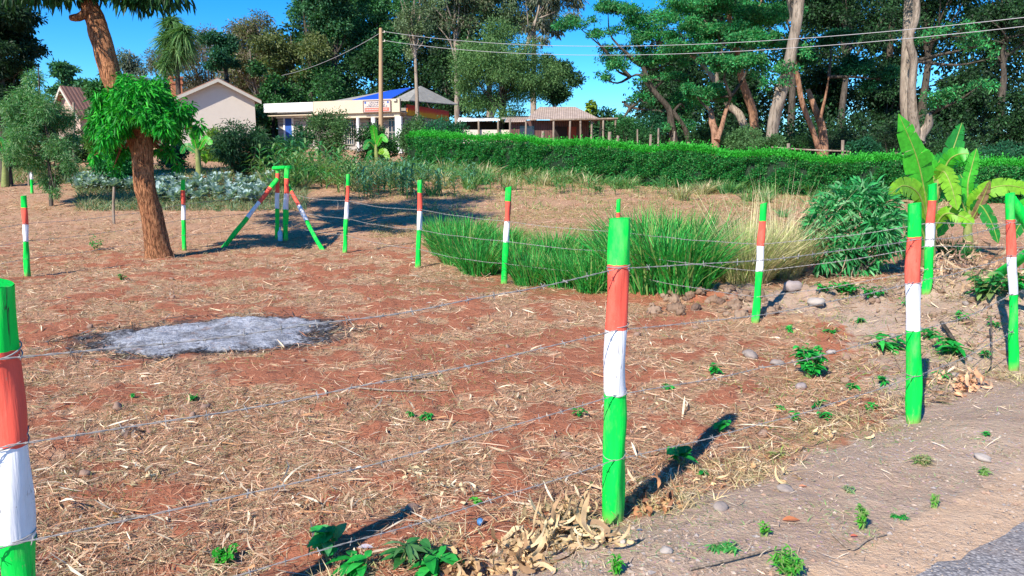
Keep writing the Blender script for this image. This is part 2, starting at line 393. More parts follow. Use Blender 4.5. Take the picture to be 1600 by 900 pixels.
cell = ins[:-1, :-1] & ins[1:, :-1] & ins[:-1, 1:] & ins[1:, 1:]
F = np.stack([idx[:-1, :-1][cell], idx[1:, :-1][cell], idx[1:, 1:][cell], idx[:-1, 1:][cell]], 1)
ash = MB(); ash.add(np.stack([GX, GY, GZ], -1).reshape(-1, 3), F)
usedv = np.unique(F); remap = -np.ones(GX.size, int); remap[usedv] = np.arange(len(usedv))
ash.V = [ash.V[0][usedv]]; ash.C = [ash.C[0][usedv]]; ash.F4 = [remap[F]]
ao = ash.build('ash_patch', M_ash, None, True, dict(edge=np.clip(sd.ravel()[usedv], 0, 1)))
tag(ao, 'flat patch of pale grey ash left by a fire on the red soil', 'ash', kind='stuff')

# ------------------------------------------------------------------ dry litter over the field
def scatter(n, y0, y1, power=1.0, fov=0.78):
    q = rng.random(n); y = y0 * (y1 / y0) ** q
    x = y * rng.uniform(-fov, fov, n); return x, y
STRAW = [(.64, .42, .27), (.55, .32, .20), (.72, .54, .38), (.42, .24, .15), (.47, .36, .22), (.34, .31, .17), (.32, .15, .09), (.38, .17, .10)]
def litter(name, label, n, y0, y1, lr, wr, cols, keep, prof=(.6, 1, .9, .3), curl=.35, lift=.012, scale_far=0.0, cat='dry straw', flat=.3):
    mb = MB(); x, y = scatter(n, y0, y1); k = rng.random(n) < keep(x, y); x, y = x[k], y[k]; n = len(x)
    f = 1 + scale_far * np.maximum(y - 4, 0)
    L = rng.uniform(lr[0], lr[1], n) * rng.uniform(.5, 1.3, n) * f; W = rng.uniform(wr[0], wr[1], n) * f
    a = rng.uniform(0, 2 * math.pi, n); el = rng.normal(0, flat, n)
    d = np.stack([np.cos(a) * np.cos(el), np.sin(a) * np.cos(el), np.sin(el)], 1)
    z = H(x, y) + rng.uniform(0, lift, n) + np.maximum(-np.sin(el) * L, 0) * .8
    B = np.stack([x, y, z], 1); sd_ = np.cross(d, np.array([0, 0, 1.0])) + rng.normal(0, .5, (n, 3))
    bd = np.stack([rng.normal(0, curl, n), rng.normal(0, curl, n), -np.abs(el) * .3 - .05 * rng.random(n)], 1) * L[:, None]
    strips(mb, B, d, sd_, L, W, pick(cols, n, .3), prof, bd)
    o = mb.build(name, M_straw); tag(o, label, cat, kind='stuff'); return o
def k_field(x, y):
    s = sroad(x, y)
    return (.16 + .84 * littermask(x, y)) * (s < -.03 + .5 * (fbm(x * 1.7, y * 1.7, 3) - .5)) * (ash_sd(x, y) < .02 + .18 * (fbm(x * 6, y * 6, 2) > .55)) * (1 - .7 * sstep(.3, .7, berm(x, y))) * (1 - .55 * bank(x, y))
litter('dry_straw', 'short dry straw and stalks strewn over the red field', 270000, 2.2, 30, (.03, .11), (.0022, .0052), STRAW, k_field, scale_far=.085, curl=.55)
litter('dry_husks', 'pale curled maize husks and leaf scraps lying on the field', 7000, 2.3, 16, (.05, .13), (.006, .016),
       [(.72, .58, .40), (.60, .42, .26), (.78, .68, .50), (.45, .24, .12)], lambda x, y: k_field(x, y) * .8, (.2, 1, .8, .2), .7, .03, .03, 'maize husks', .35)
litter('roadside_debris', 'thin scattering of dry stems on the grey roadside dirt', 9000, 2.3, 12, (.03, .09), (.002, .005),
       [(.55, .42, .32), (.40, .30, .22), (.66, .55, .42)], lambda x, y: (sroad(x, y) > -.1) * (sroad(x, y) < 1.0) * .45 + .5 * sstep(.3, .7, berm(x, y)), scale_far=.05)
litter('charred_stalks', 'black charred stalks around the edge of the ash patch', 26000, 5, 11, (.04, .14), (.004, .009),
       [(.03, .03, .03), (.06, .05, .05), (.12, .10, .09), (.2, .2, .2)], lambda x, y: ((ash_sd(x, y) > -.35) & (ash_sd(x, y) < .12)) * (.25 + .75 * sstep(.42, .6, fbm(x * 4, y * 4, 3))) + .10 * (ash_sd(x, y) >= .12), cat='charred stalks', scale_far=.06)
# low grey-green and green grass shoots in patches
def shoots(name, label, n, keep, cols, hr, wr, y0, y1, cat='grass', lean=.6, scale_far=.06, fov=.78):
    mb = MB(); x, y = scatter(n, y0, y1, fov=fov); k = rng.random(n) < keep(x, y); x, y = x[k], y[k]; n = len(x)
    f = 1 + scale_far * np.maximum(y - 4, 0)
    d = np.stack([rng.normal(0, lean, n), rng.normal(0, lean, n), np.ones(n)], 1); L = rng.uniform(*hr, n) * f
    bd = np.stack([d[:, 0] * .4, d[:, 1] * .4, -rng.uniform(.1, .6, n)], 1) * L[:, None]
    strips(mb, np.stack([x, y, H(x, y) - .005], 1), d, rdir(n) * [1, 1, .1], L, rng.uniform(*wr, n) * f, pick(cols, n, .3), (1, .8, .1), bd)
    return tag(mb.build(name, M_straw), label, cat, kind='stuff')
shoots('dry_grass', 'sparse low drying grass sprouting through the straw litter', 60000,
       lambda x, y: sstep(.50, .68, fbm(x * 1.3 + 60, y * 1.3, 4)) * (sroad(x, y) < -.05) * (ash_sd(x, y) < -.1),
       [(.36, .32, .14), (.22, .25, .08), (.50, .42, .24), (.14, .22, .06)], (.02, .06), (.002, .005), 2.3, 28)
shoots('bank_grass', 'thin yellow green grass on the dirt bank beside the fence', 60000,
       lambda x, y: ((berm(x, y) > .12) | (bank(x, y) > .5)) * (sroad(x, y) < -.1) * sstep(.46, .62, fbm(x * 2.1 + 90, y * 2.1, 3)) * .8 + (x > 1.5) * (sroad(x, y) < 0) * (sroad(x, y) > -1.6) * (y < 8) * .35 * sstep(.42, .6, fbm(x * 2.7 + 90, y * 2.7, 3)),
       [(.40, .38, .12), (.16, .30, .06), (.5, .42, .2), (.08, .22, .05)], (.03, .08), (.003, .006), 3, 12, scale_far=.04)


# ------------------------------------------------------------------ painted fence posts
m, nt, bs = mat('painted_wood'); M_post = m
tz = attr(nt, 'tz').outputs['Fac']; vec = texco(nt, 'Object')
nb = noise(nt, texco(nt, 'Object', (9, 9, 9)), 3, 3); t = mth(nt, 'ADD', tz, mth(nt, 'MULTIPLY', mth(nt, 'SUBTRACT', nb, .5), .012))
GREEN, REDP, WHITE = (.002, .66, .070), (.85, .115, .075), (.80, .80, .83)
c = ramp(nt, t, [(0.0, GREEN), (.43, WHITE), (.645, REDP), (.855, GREEN)], 'CONSTANT')
ns = noise(nt, texco(nt, 'Object', (60, 60, 3)), 1, 4, .6); nl = noise(nt, vec, 7, 3)
c = mix(nt, 1.0, c, ramp(nt, ns, [(.3, .88), (.6, 1.05)]), 'MULTIPLY')
cn = noise(nt, texco(nt, 'Object', (34, 34, 1.3)), 1, 2, .5)
crack = ramp(nt, cn, [(.492, 0.0), (.499, 1.0), (.503, 1.0), (.51, 0.0)]); crk = mth(nt, 'MULTIPLY', crack, ramp(nt, nl, [(.5, 0.0), (.6, 1.0)]))
c = mix(nt, crk, c, (.05, .045, .04)); fl = noise(nt, texco(nt, 'Object', (45, 45, 12)), 1, 5, .7)
c = mix(nt, ramp(nt, fl, [(.66, 0.0), (.70, .7)]), c, (.30, .24, .18))
ng = noise(nt, texco(nt, 'Object', (8, 8, 2.5)), 1.5, 5, .65); c = mix(nt, ramp(nt, ng, [(.5, 0.0), (.75, .30)]), c, (.45, .36, .27))
base_d = ramp(nt, t, [(0.0, 1.0), (.05, 0.0)]); c = mix(nt, mth(nt, 'MULTIPLY', base_d, nl), c, (.35, .16, .09))
nt.links.new(c, bs.inputs['Base Color']); bs.inputs['Roughness'].default_value = .72; bs.inputs['Specular IOR Level'].default_value = .18
h = mth(nt, 'SUBTRACT', mth(nt, 'ADD', ns, mth(nt, 'MULTIPLY', fl, .4)), mth(nt, 'MULTIPLY', crk, 1.5)); bump(nt, bs, h, .5, .006)
POSTS = {}
def pole_mesh(name, b, tp, r0, r1, frac=None, ns=14, slant=0.0):
    n = 40; T = np.linspace(-.06, 1, n); P = b[None] + (tp - b)[None] * T[:, None]
    L = np.linalg.norm(tp - b); ax = norm(tp - b)
    w1, w2 = rng.uniform(0, 6, 2)
    P = P + np.outer(np.sin(T * 4 + w1) * .004 + np.sin(T * 9 + w2) * .003, [1, 0, 0]) * min(1, L)
    rad = (r0 * (1 - T) + r1 * T) * (1 + .035 * np.sin(T * 9 + w1) + .025 * np.sin(T * 23 + w2))
    mb = MB(); tube(mb, P - b, rad, 20, jit=.13)
    Vq = mb.V[0]; an_ = np.arctan2(Vq[:, 1], Vq[:, 0] - np.interp(Vq[:, 2], (P - b)[:, 2], (P - b)[:, 0])); Vq *= 1; Vq[:, :2] += np.stack([np.cos(an_), np.sin(an_)], 1) * ((fbm(an_ * 1.3 + w1 * 9, Vq[:, 2] * 2.2 + w2, 3) - .5) * r0 * .34)[:, None]
    V = np.concatenate(mb.V); tz = np.clip((V @ ax) / L, 0, 1)
    if slant:
        topm = tz > .97; V[topm, 2] += slant * (V[topm, 0] - V[topm, 0].mean()); mb.V = [V]
    if frac is not None: tz = frac(tz)
    o = mb.build(name, M_post, None, True, dict(tz=tz)); o.location = b
    me = o.data
    return o
def post(key, bpx, tpx, rad, label, frac=None, slant=0.3):
    b = ground(*bpx); tp = at(tpx[0], tpx[1], b[1]); rad = rad * .86; POSTS[key] = (b, tp, rad)
    o = pole_mesh('fence_post', b, tp, rad * 1.04, rad * .97, frac, slant=slant)
    return tag(o, label, 'fence post', 'painted fence posts')
b1 = ground(52, 1120)
post('A', (50, 1120), (-6, 441), .056, 'nearest painted fence post, cut off by the left picture edge', slant=-.2)
post('C', (957, 812), (968, 341), .061, 'tall painted post in the foreground beside the yellow husk heap', lambda t: np.where(t > .5, t, t), slant=.05)
post('R1', (1428, 660), (1428, 318), .052, 'thick painted post right of the leafy round weed', slant=.1)
post('R2', (1584, 577), (1579, 302), .040, 'painted post at the right edge with a green brace behind it', slant=.1)
post('F1', (1448, 458), (1457, 288), .050, 'leaning painted post under the banana plant')
post('F2', (1180, 503), (1194, 318), .043, 'leaning painted post beside the pale grass tussock')
post('F3', (962, 455), (967, 311), .034, 'thin post whose green tip sticks up behind the foreground post')
post('F4', (787, 443), (795, 292), .052, 'painted post at the left part of the tall green grass')
post('F5', (653, 418), (657, 281), .048, 'painted post just left of the tall green grass')
post('F6', (539, 395), (544, 272), .046, 'painted post between the braced corner and the tall grass')
post('F7', (288, 391), (286, 281), .047, 'painted post beside the mango trunk')
post('F8', (43, 431), (37, 306), .047, 'painted post alone on the far left of the field')
post('K1', (433, 374), (434, 262), .052, 'left upright of the braced fence corner', lambda t: np.where(t > .64, .64 + (t - .64) * .75 + .0, t))
post('K2', (446, 376), (448, 262), .060, 'right upright of the braced fence corner')
post('F9', (50, 303), (49, 250), .050, 'small distant painted post behind the feathery tree', slant=.1)
def brace(name, b, tp, r, label, frac=None):
    return tag(pole_mesh(name, b, tp, r, r, frac), label, 'fence brace', 'slanting fence braces')
kb = POSTS['K1'][0][1]
brace('fence_brace', ground(351, 385), at(433, 280, kb - .02), .045, 'slanting brace left of the corner uprights', lambda t: np.clip(.05 + t * .93, 0, .99))
brace('fence_brace', ground(503, 390), at(449, 287, kb - .05), .042, 'slanting brace right of the corner uprights', lambda t: np.clip(.05 + t * .93, 0, .99))
q = ground(1543, 441); brace('fence_brace', q, at(1680, 340, POSTS['R2'][0][1] + .25), .045, 'green brace rising to the right behind the last post', lambda t: t * .4)
p0 = POSTS['R2'][1]; bq = ground(1760, 560); brace('fence_brace', bq, p0 + np.array([.03, .03, -.05]), .045, 'green brace running down to the right from the last post top', lambda t: t * .4)
mb = MB(); k1, k2 = POSTS['K1'][1], POSTS['K2'][1]
tube(mb, [k1 + [-.09, 0, -.01], k2 + [.09, 0, .01]], .045, 10, jit=.1)
o = mb.build('cross_bar', M_post, None, True, dict(tz=np.ones(sum(len(v) for v in mb.V)))); tag(o, 'short green bar across the top of the braced fence corner', 'cross bar')

# ------------------------------------------------------------------ barbed wire
M_wire = plain('galvanised_wire', (.36, .345, .33), .65, 30, .4, .1, .3, .2)
def strand(P, r=.0016, off=.0024, name='barbed_wire', label='', group='barbed wire strands', barbs=True):
    mb = MB(); P = np.asarray(P); pts = []
    for a, b in zip(P[:-1], P[1:]):
        L = np.linalg.norm(b - a); n = max(8, int(L / .03)); t = np.linspace(0, 1, n, endpoint=False)[:, None]
        q = a * (1 - t) + b * t; sg = rng.uniform(.008, .02) * L
        q[:, 2] -= (4 * t * (1 - t))[:, 0] * sg
        q[:, 2] += .004 * np.sin(t[:, 0] * L * rng.uniform(4, 9)) * np.sin(t[:, 0] * math.pi)
        pts.append(q)
    pts = np.vstack(pts + [P[-1:]]); s_ = np.concatenate([[0], np.cumsum(np.linalg.norm(np.diff(pts, axis=0), axis=1))])
    T = norm(np.gradient(pts, axis=0)); A = norm(np.cross(T, [0, 0, 1.0])); B = np.cross(T, A); ph = s_ * 2 * math.pi / .11
    for k in (0, math.pi):
        tube(mb, pts + off * (np.cos(ph + k)[:, None] * A + np.sin(ph + k)[:, None] * B), r, 4)
    if barbs:
        for d in np.arange(.05, s_[-1], .125):
            c = np.array([np.interp(d, s_, pts[:, i]) for i in range(3)]); i = int(np.searchsorted(s_, d)); i = min(i, len(T) - 1)
            for q in range(2):
                v = norm(rng.normal(size=3)); v = v - T[i] * (v @ T[i]) * .8; v = norm(v) * .016
                tube(mb, [c - v, c + v], [.0015, .0015], 3, cap=False)
            tube(mb, [c - T[i] * .006, c + T[i] * .006], r * 2.2, 5, cap=False)
    o = mb.build(name, M_wire, None, True); tag(o, label, 'barbed wire', group); return o
def onpost(key, f, side=-1):
    b, tp, r = POSTS[key]; p = b + (tp - b) * f
    tocam = norm(np.array([CAM[0] - p[0], CAM[1] - p[1], 0.0]))
    return p - side * tocam * (r + .004) * (1 if side < 0 else 1)
names = ['lowest', 'second lowest', 'second highest', 'highest']
fr = [.225, .435, .655, .845]
for i, f in enumerate(fr):
    pts = [onpost(k, f + rng.uniform(-.006, .006)) for k in ('A', 'C', 'R1', 'R2')]
    d0 = pts[0] - (pts[1] - pts[0]) * .8; d1 = pts[-1] + (pts[-1] - pts[-2]) * 1.0
    strand([d0] + pts + [d1], label=f'{names[i]} strand of barbed wire on the near fence')
    # turns of tie wire round the posts
    for key in ('A', 'C', 'R1', 'R2'):
        b, tp, r = POSTS[key]; c = b + (tp - b) * f; mb = MB(); a = np.linspace(0, 2 * math.pi * 1.25, 28)
        tube(mb, np.stack([np.cos(a) * (r + .001), np.sin(a) * (r + .001), a * .004 - .01 + rng.uniform(0, .02) * np.sin(a)], 1), .0022, 4)
        o = mb.build('tie_wire', M_wire, None, True); o.location = c
        tag(o, {'A': 'tie wire on the cut off near post, ', 'C': 'tie wire on the foreground post, ', 'R1': 'tie wire on the thick right post, ', 'R2': 'tie wire on the last right post, '}[key] + names[i] + ' one', 'tie wire', 'tie wires on the posts')
for i, f in enumerate([.22, .44, .66]):
    nm = ['lowest', 'middle', 'highest'][i]
    pts = [onpost(k, f + rng.uniform(-.01, .01)) for k in ('K2', 'F6', 'F5', 'F4', 'F3', 'F2', 'F1')]
    pts.append(pts[-1] + np.array([4.0, .2, .1])); strand(pts, label=f'{nm} barbed wire running from the braced corner to the banana plant', r=.0021)
    pts = [onpost(k, f) for k in ('K1', 'F7', 'F8')]; pts.append(pts[-1] + (pts[-1] - pts[-2]) * .8)
    strand(pts, label=f'{nm} barbed wire running left from the braced corner past the mango', r=.0021)

# ------------------------------------------------------------------ trees
def blob(ctr, rad, n, bias=2.2):
    """points through an ellipsoid volume, denser towards its surface"""
    d = rdir(n); r = np.abs(rng.normal(.66, .27, n)); return np.asarray(ctr) + d * r[:, None] * np.asarray(rad), d
def foliage(clusters, per, L, W, cols, droop=.4, up=0.0, outward=.8, rnd=.7, cj=.22, kind='diamond', prof=(.5, 1, .15), bendf=.3):
    mb = MB()
    tot = sum(np.prod(np.asarray(c[1])) ** (2 / 3) for c in clusters)
    for ctr, rad in clusters:
        rad = np.broadcast_to(np.asarray(rad, float), (3,)); n = max(8, int(per * len(clusters) * np.prod(rad) ** (2 / 3) / tot))
        P, d = blob(ctr, rad, n); dv = norm(d * outward + rdir(n) * rnd + np.array([0, 0, -droop + up]))
        c = pick(cols, n, .2) * (1 + U(-cj, cj))
        Ls = rng.uniform(.6, 1.25, n) * L
        if kind == 'diamond': diamonds(mb, P, dv, rdir(n), Ls, W * rng.uniform(.7, 1.2, n), c)
        else: strips(mb, P, dv, rdir(n), Ls, W * rng.uniform(.7, 1.2, n), c, prof, np.array([0, 0, -1.0]) * Ls[:, None] * bendf)
    return mb
def limbs(mb, root, tips, r, col=(1, 1, 1), wob=.12, ns=6, tipr=.15):
    for tp in tips:
        root_ = np.asarray(root); tp = np.asarray(tp); L = np.linalg.norm(tp - root_)
        mid = (root_ + tp) / 2 + rng.normal(0, wob, 3) * L * .5 + np.array([0, 0, -.06 * L])
        P = curve([root_, mid, tp], 7); tube(mb, P, np.linspace(r, r * tipr, 7), ns, col, cap=False, jit=.1)
class Grp: pass
def tree(name, label, cat, px, d, top, bot, wpx, cols, bark=None, n=9000, L=.28, W=.13, nc=14, cr=.30, droop=.35, group=None, trunk_r=None, flat=.8,
         leafm=None, lean=0.0, shape='round', depth=1.0, base_xy=None, kind='diamond', rnd=.7, outward=.8, sparse_limbs=10, cj=.22, wild=1.0):
    """px, top, bot and wpx are the crown's place in the photograph at distance d; from them come its real size and position"""
    c = at(px, (top + bot) / 2, d); hw = wpx / FPX * d / 2; hh = (bot - top) / FPX * d / 2
    bx = c[0] - lean * 3; by = c[1]; bz = gz(bx, by)
    root = thing(name, label, cat, (bx, by, bz), 0, group); o0 = np.array([bx, by, bz]); cc = c - o0
    cl = []
    for k in range(nc):
        q = rdir(1)[0]; rr_ = rng.random() ** .45 * .82
        if shape == 'cone':
            hgt = rng.random() ** 1.3 * 1.9 - .95; sc_ = max(.12, (1 - hgt) / 2); v = np.array([q[0] * sc_, q[1] * sc_, hgt])
        elif shape == 'flat':
            v = np.array([q[0], q[1], q[2] * .85]) * rr_
        else: v = q * rr_
        s_ = U(.65, 1.25) * cr
        cl.append((cc + v * np.array([hw, hw * depth, hh]), np.array([hw, hw * depth, min(hh, hw) * flat]) * s_ * wild))
    mb = MB(); tr = trunk_r or max(.08, hw * .07)
    fork = np.array([cc[0] * .6, cc[1] * .6, max(cc[2] - hh * .75, cc[2] * .35)])
    tube(mb, curve([[0, 0, -.2], [cc[0] * .2 + rng.normal(0, .1), 0, fork[2] * .5], fork], 9), np.linspace(tr * 1.25, tr * .8, 9), 9, jit=.12)
    tube(mb, curve([fork, (fork + cc) / 2 + rng.normal(0, hw * .08, 3), cc + [0, 0, hh * .5]], 8), np.linspace(tr * .8, tr * .15, 8), 7, cap=False, jit=.1)
    sel = rng.permutation(nc)[:sparse_limbs]
    for k in sel:
        tt = U(0, .6); limbs(mb, fork * (1 - tt) + cc * tt, [cl[k][0]], tr * .38)
    mb.build('trunk', bark or B_dark, root, True)
    foliage(cl, n / nc, L, W, cols, droop, cj=cj, kind=kind, rnd=rnd, outward=outward).build('crown', leafm or M_leaf, root)
    return root
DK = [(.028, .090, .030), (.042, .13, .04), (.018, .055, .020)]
MID = [(.05, .19, .055), (.08, .26, .075), (.03, .12, .035)]
BLUEG = [(.06, .20, .09), (.09, .27, .12), (.03, .12, .055)]
OLIVE = [(.13, .17, .055), (.18, .21, .08), (.08, .12, .04)]
GREYB = [(.20, .17, .12), (.27, .22, .17), (.15, .14, .09)]
PALE = [(.14, .22, .10), (.20, .29, .15), (.10, .16, .07)]
ACAC = [(.028, .25, .070), (.05, .34, .10), (.018, .15, .045), (.11, .30, .10)]
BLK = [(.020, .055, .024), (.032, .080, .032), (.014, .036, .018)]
# left and middle background
tree('conifer', 'tall very dark conifer filling the upper left corner', 'tree', -12, 27, -110, 215, 142, [(.012, .038, .016), (.02, .055, .022)], n=46000, L=.15, W=.06, nc=90, cr=.26, shape='round', flat=.5, droop=.5, trunk_r=.15)
tree('distant_tree', 'blue green layered tree against the sky left of the mango trunk', 'tree', 108, 60, 92, 160, 85, BLUEG, n=3500, L=.32, W=.15, nc=12, cr=.26, flat=.5)
tree('distant_tree', 'low green tree right behind the steep little gable', 'tree', 168, 42, 92, 238, 84, MID, n=13000, L=.17, W=.085, nc=20)
tree('eucalyptus_tree', 'grey green see-through tree just right of the mango trunk', 'tree', 205, 68, 42, 190, 95, [(.13, .19, .12), (.18, .22, .15), (.10, .13, .10)], B_pale, n=9000, L=.30, W=.09, nc=26, cr=.26, droop=.7)
tree('bare_tree', 'brownish grey twiggy tree behind the palm-like tree', 'tree', 262, 72, 70, 215, 110, [(.20, .17, .12), (.13, .17, .08)], B_pale, n=11000, L=.30, W=.07, nc=26, cr=.28, sparse_limbs=26)
tree('bare_tree', 'broad brown leafless tree above the house roof', 'tree', 330, 74, 28, 200, 150, GREYB, B_pale, n=20000, L=.30, W=.07, nc=34, cr=.28, sparse_limbs=34)
tree('bare_tree', 'tall brownish tree with olive tips right of the dark round tree', 'tree', 402, 72, 12, 190, 120, GREYB + OLIVE, B_pale, n=18000, L=.30, W=.09, nc=30, cr=.28, sparse_limbs=30)
tree('round_tree', 'dark green tree in tiers above the right end of the house', 'tree', 352, 58, 40, 135, 82, [(.02, .09, .045), (.035, .13, .06)], n=5000, L=.24, W=.13, nc=14, cr=.28, flat=.6, trunk_r=.22)
tree('olive_tree', 'yellow olive bushy tree above the white fascia', 'tree', 455, 62, 28, 140, 135, OLIVE, n=15000, L=.26, W=.12, nc=18)
tree('dark_tree', 'dark green tree between the house and the shop', 'tree', 425, 57, 82, 235, 95, DK + MID, n=13000, L=.22, W=.13, nc=20)
tree('broadleaf_tree', 'tall blue green tree over the left half of the shop', 'tree', 520, 64, -110, 175, 120, BLUEG + DK, n=24000, L=.26, W=.13, nc=34, cr=.28)
tree('broadleaf_tree', 'mid green tree directly behind the utility pole', 'tree', 592, 66, -120, 150, 120, MID + BLUEG, n=24000, L=.26, W=.13, nc=34, cr=.28)
tree('dark_tree', 'low dark tree hugging the back of the shop roof', 'tree', 500, 60, 92, 235, 130, MID + DK, n=14000, L=.22, W=.13, nc=22)
tree('dark_tree', 'dark tree behind the blue roof', 'tree', 590, 63, 70, 230, 120, DK, n=13000, L=.24, W=.13, nc=20)
tree('dark_tree', 'dark tree behind the grey hipped roof', 'tree', 690, 66, 60, 225, 120, BLK + DK, n=13000, L=.24, W=.13, nc=20)
tree('sparse_tree', 'pale trunked tree with thin foliage in front of the grey hipped roof', 'tree', 648, 47, -60, 110, 110, PALE, B_pale, n=6000, L=.16, W=.07, nc=24, cr=.24, trunk_r=.11, sparse_limbs=20, wild=.9)
tree('eucalyptus_tree', 'tall grey green tree right of the pale trunked tree', 'tree', 712, 62, -120, 130, 120, [(.10, .16, .08), (.16, .17, .11), (.06, .11, .05)], B_pale, n=9500, L=.30, W=.11, nc=30, cr=.24, droop=.8)
tree('tall_tree', 'tall grey green tree over the left half of the big rounded tree', 'tree', 765, 64, -140, 100, 120, [(.10, .18, .08), (.14, .20, .11), (.06, .13, .05)], B_pale, n=20000, L=.26, W=.10, nc=36, cr=.28, droop=.7)
tree('tall_tree', 'tall olive grey tree over the right half of the big rounded tree', 'tree', 835, 66, -150, 75, 120, [(.14, .19, .10), (.18, .21, .13), (.08, .14, .06)], B_pale, n=16000, L=.26, W=.09, nc=32, cr=.27, droop=.8)
tree('tall_tree', 'tall blue green tree left of the utility pole top', 'tree', 480, 70, -130, 90, 90, BLUEG, n=16000, L=.26, W=.13, nc=30, cr=.28)
tree('willow_tree', 'large rounded grey green tree over the long hedge', 'tree', 784, 46, 34, 194, 178, [(.10, .22, .07), (.15, .28, .10), (.06, .15, .045)], B_dark, n=52000, L=.15, W=.055, nc=60, cr=.27, droop=.7, trunk_r=.2)
tree('willow_tree', 'darker lower tree over the left part of the tin roofed shed', 'tree', 866, 50, 84, 185, 84, [(.05, .13, .045), (.03, .08, .03)], n=16000, L=.18, W=.08, nc=18)
tree('eucalyptus_tree', 'drooping grey tree at the top centre of the picture', 'tree', 862, 55, -140, 108, 110, [(.15, .19, .12), (.09, .13, .08), (.2, .2, .15)], B_pale, n=8000, L=.34, W=.08, nc=24, cr=.26, droop=1.3, lean=1.6)
tree('distant_tree', 'bright yellow green treetop in the sky gap', 'tree', 925, 90, 150, 235, 56, [(.25, .36, .04), (.16, .27, .04)], n=2600, L=.35, W=.2, nc=9)
tree('distant_tree', 'rounded green tree in the sky gap right of the shed', 'tree', 938, 80, 168, 245, 78, [(.05, .17, .05), (.08, .22, .06)], n=4200, L=.3, W=.16, nc=12)
tree('distant_tree', 'sparse bluish tree low in the sky gap', 'tree', 985, 85, 150, 240, 60, [(.10, .17, .11), (.16, .2, .15)], B_pale, n=1400, L=.35, W=.12, nc=12, cr=.22)
# dark wood behind the big trunks on the right: trees one can tell apart, dark crowns of different sizes
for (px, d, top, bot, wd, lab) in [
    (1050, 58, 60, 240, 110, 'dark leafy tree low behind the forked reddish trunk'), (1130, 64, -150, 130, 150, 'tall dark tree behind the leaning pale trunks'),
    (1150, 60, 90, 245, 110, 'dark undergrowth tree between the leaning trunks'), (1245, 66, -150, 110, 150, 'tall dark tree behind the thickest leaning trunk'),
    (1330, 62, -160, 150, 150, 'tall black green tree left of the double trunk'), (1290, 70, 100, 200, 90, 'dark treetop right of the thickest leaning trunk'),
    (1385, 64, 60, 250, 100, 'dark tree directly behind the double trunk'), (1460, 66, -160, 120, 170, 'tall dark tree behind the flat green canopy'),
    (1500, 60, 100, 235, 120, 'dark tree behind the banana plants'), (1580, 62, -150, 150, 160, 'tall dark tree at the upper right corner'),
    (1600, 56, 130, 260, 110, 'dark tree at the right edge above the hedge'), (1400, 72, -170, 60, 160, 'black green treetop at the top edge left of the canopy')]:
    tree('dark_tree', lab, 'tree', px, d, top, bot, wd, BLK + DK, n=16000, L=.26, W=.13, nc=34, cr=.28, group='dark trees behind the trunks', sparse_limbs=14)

# the large old trees behind the hedge, each with its own leaning trunk and flat leafy tiers
def bigtree(label, d, bark, stems, tiers, cols=ACAC, n=9000, name='acacia_tree'):
    """stems: (pixel path, width in px at foot, at top); tiers: (px, py, half width px, half height px, metres nearer)"""
    f = stems[0][0][0]; b = at(f[0], f[1], d); b[2] = gz(b[0], b[1])
    root = thing(name, label, 'tree', b, 0, 'old trees behind the hedge')
    for path, w0, w1 in stems:
        P = [at(x, y, d + k * .25 * ((-1) ** len(path))) - b for k, (x, y) in enumerate(path)]
        if path is stems[0][0]: P[0][2] = -.3
        P = curve(P, 4 * len(P) + 4); s_ = len(P); mb = MB()
        rad = np.linspace(w0, w1, s_) / FPX * d / 2; rad[:3] *= [1.35, 1.15, 1.03]
        tube(mb, P, rad, 12, jit=.16); mb.build('trunk' if path is stems[0][0] else 'limb', bark, root, True)
    cl = []; mb = MB()
    for (x, y, hw, hh, nearer) in tiers:
        c = at(x, y, d - nearer) - b; k = max(5, int(hw / 6)); hwm = hw / FPX * d; hhm = hh / FPX * d
        for q in range(k):
            a = U(0, 6.28); r_ = U(0, .8) ** .7
            ctr = c + np.array([math.cos(a) * hwm * r_, math.sin(a) * hwm * r_ * .8, rng.normal(0, .35) * hhm - .25 * hhm * r_])
            zz_ = U(.55, 1.25); cl.append((ctr, (hwm * .34 * zz_, hwm * .34 * zz_, max(.22, hhm * .55) * zz_)))
        near = min(((np.linalg.norm(at(p[0], p[1], d) - b - c), at(p[0], p[1], d) - b) for pth, _, _ in stems for p in pth[1:]), key=lambda t: t[0])[1]
        limbs(mb, near, [c + [0, 0, -hhm * .4]], .10, tipr=.2, wob=.2)
        limbs(mb, c + [0, 0, -hhm * .4], [q_[0] for q_ in cl[-k:]], .03)
    mb.build('branches', B_dark, root, True)
    foliage(cl, n * 2.0 / len(cl), .17, .07, cols, .15, cj=.3, outward=.6, rnd=.9).build('crown', M_leaf, root)
    return root
bigtree('spreading tree with a twisted trunk and low tiers beside the sky gap', 46, B_dark,
    [([(1060, 238), (1050, 200), (1045, 170), (1020, 140), (1005, 105)], 13, 6), ([(1045, 175), (1015, 172), (985, 168), (972, 158)], 5, 2), ([(1020, 140), (1000, 118), (985, 120)], 7, 2), ([(1080, 240), (1072, 205), (1052, 175)], 10, 6)],
    [(1000, 85, 60, 14, 0), (960, 100, 30, 10, 1), (1030, 62, 50, 14, 1), (1060, 120, 35, 14, -1), (1020, 120, 30, 10, .5), (985, 45, 45, 12, 0), (950, 12, 60, 12, 0), (900, 35, 45, 9, 0), (930, 55, 30, 8, 1), (1010, 25, 60, 14, 0), (975, 72, 40, 10, -1), (1045, 95, 35, 12, -.5), (940, 118, 26, 10, 0), (1000, 150, 26, 10, .5), (1070, 160, 30, 25, -1), (1055, 195, 35, 20, 0), (975, 190, 25, 14, 0)], n=15000)
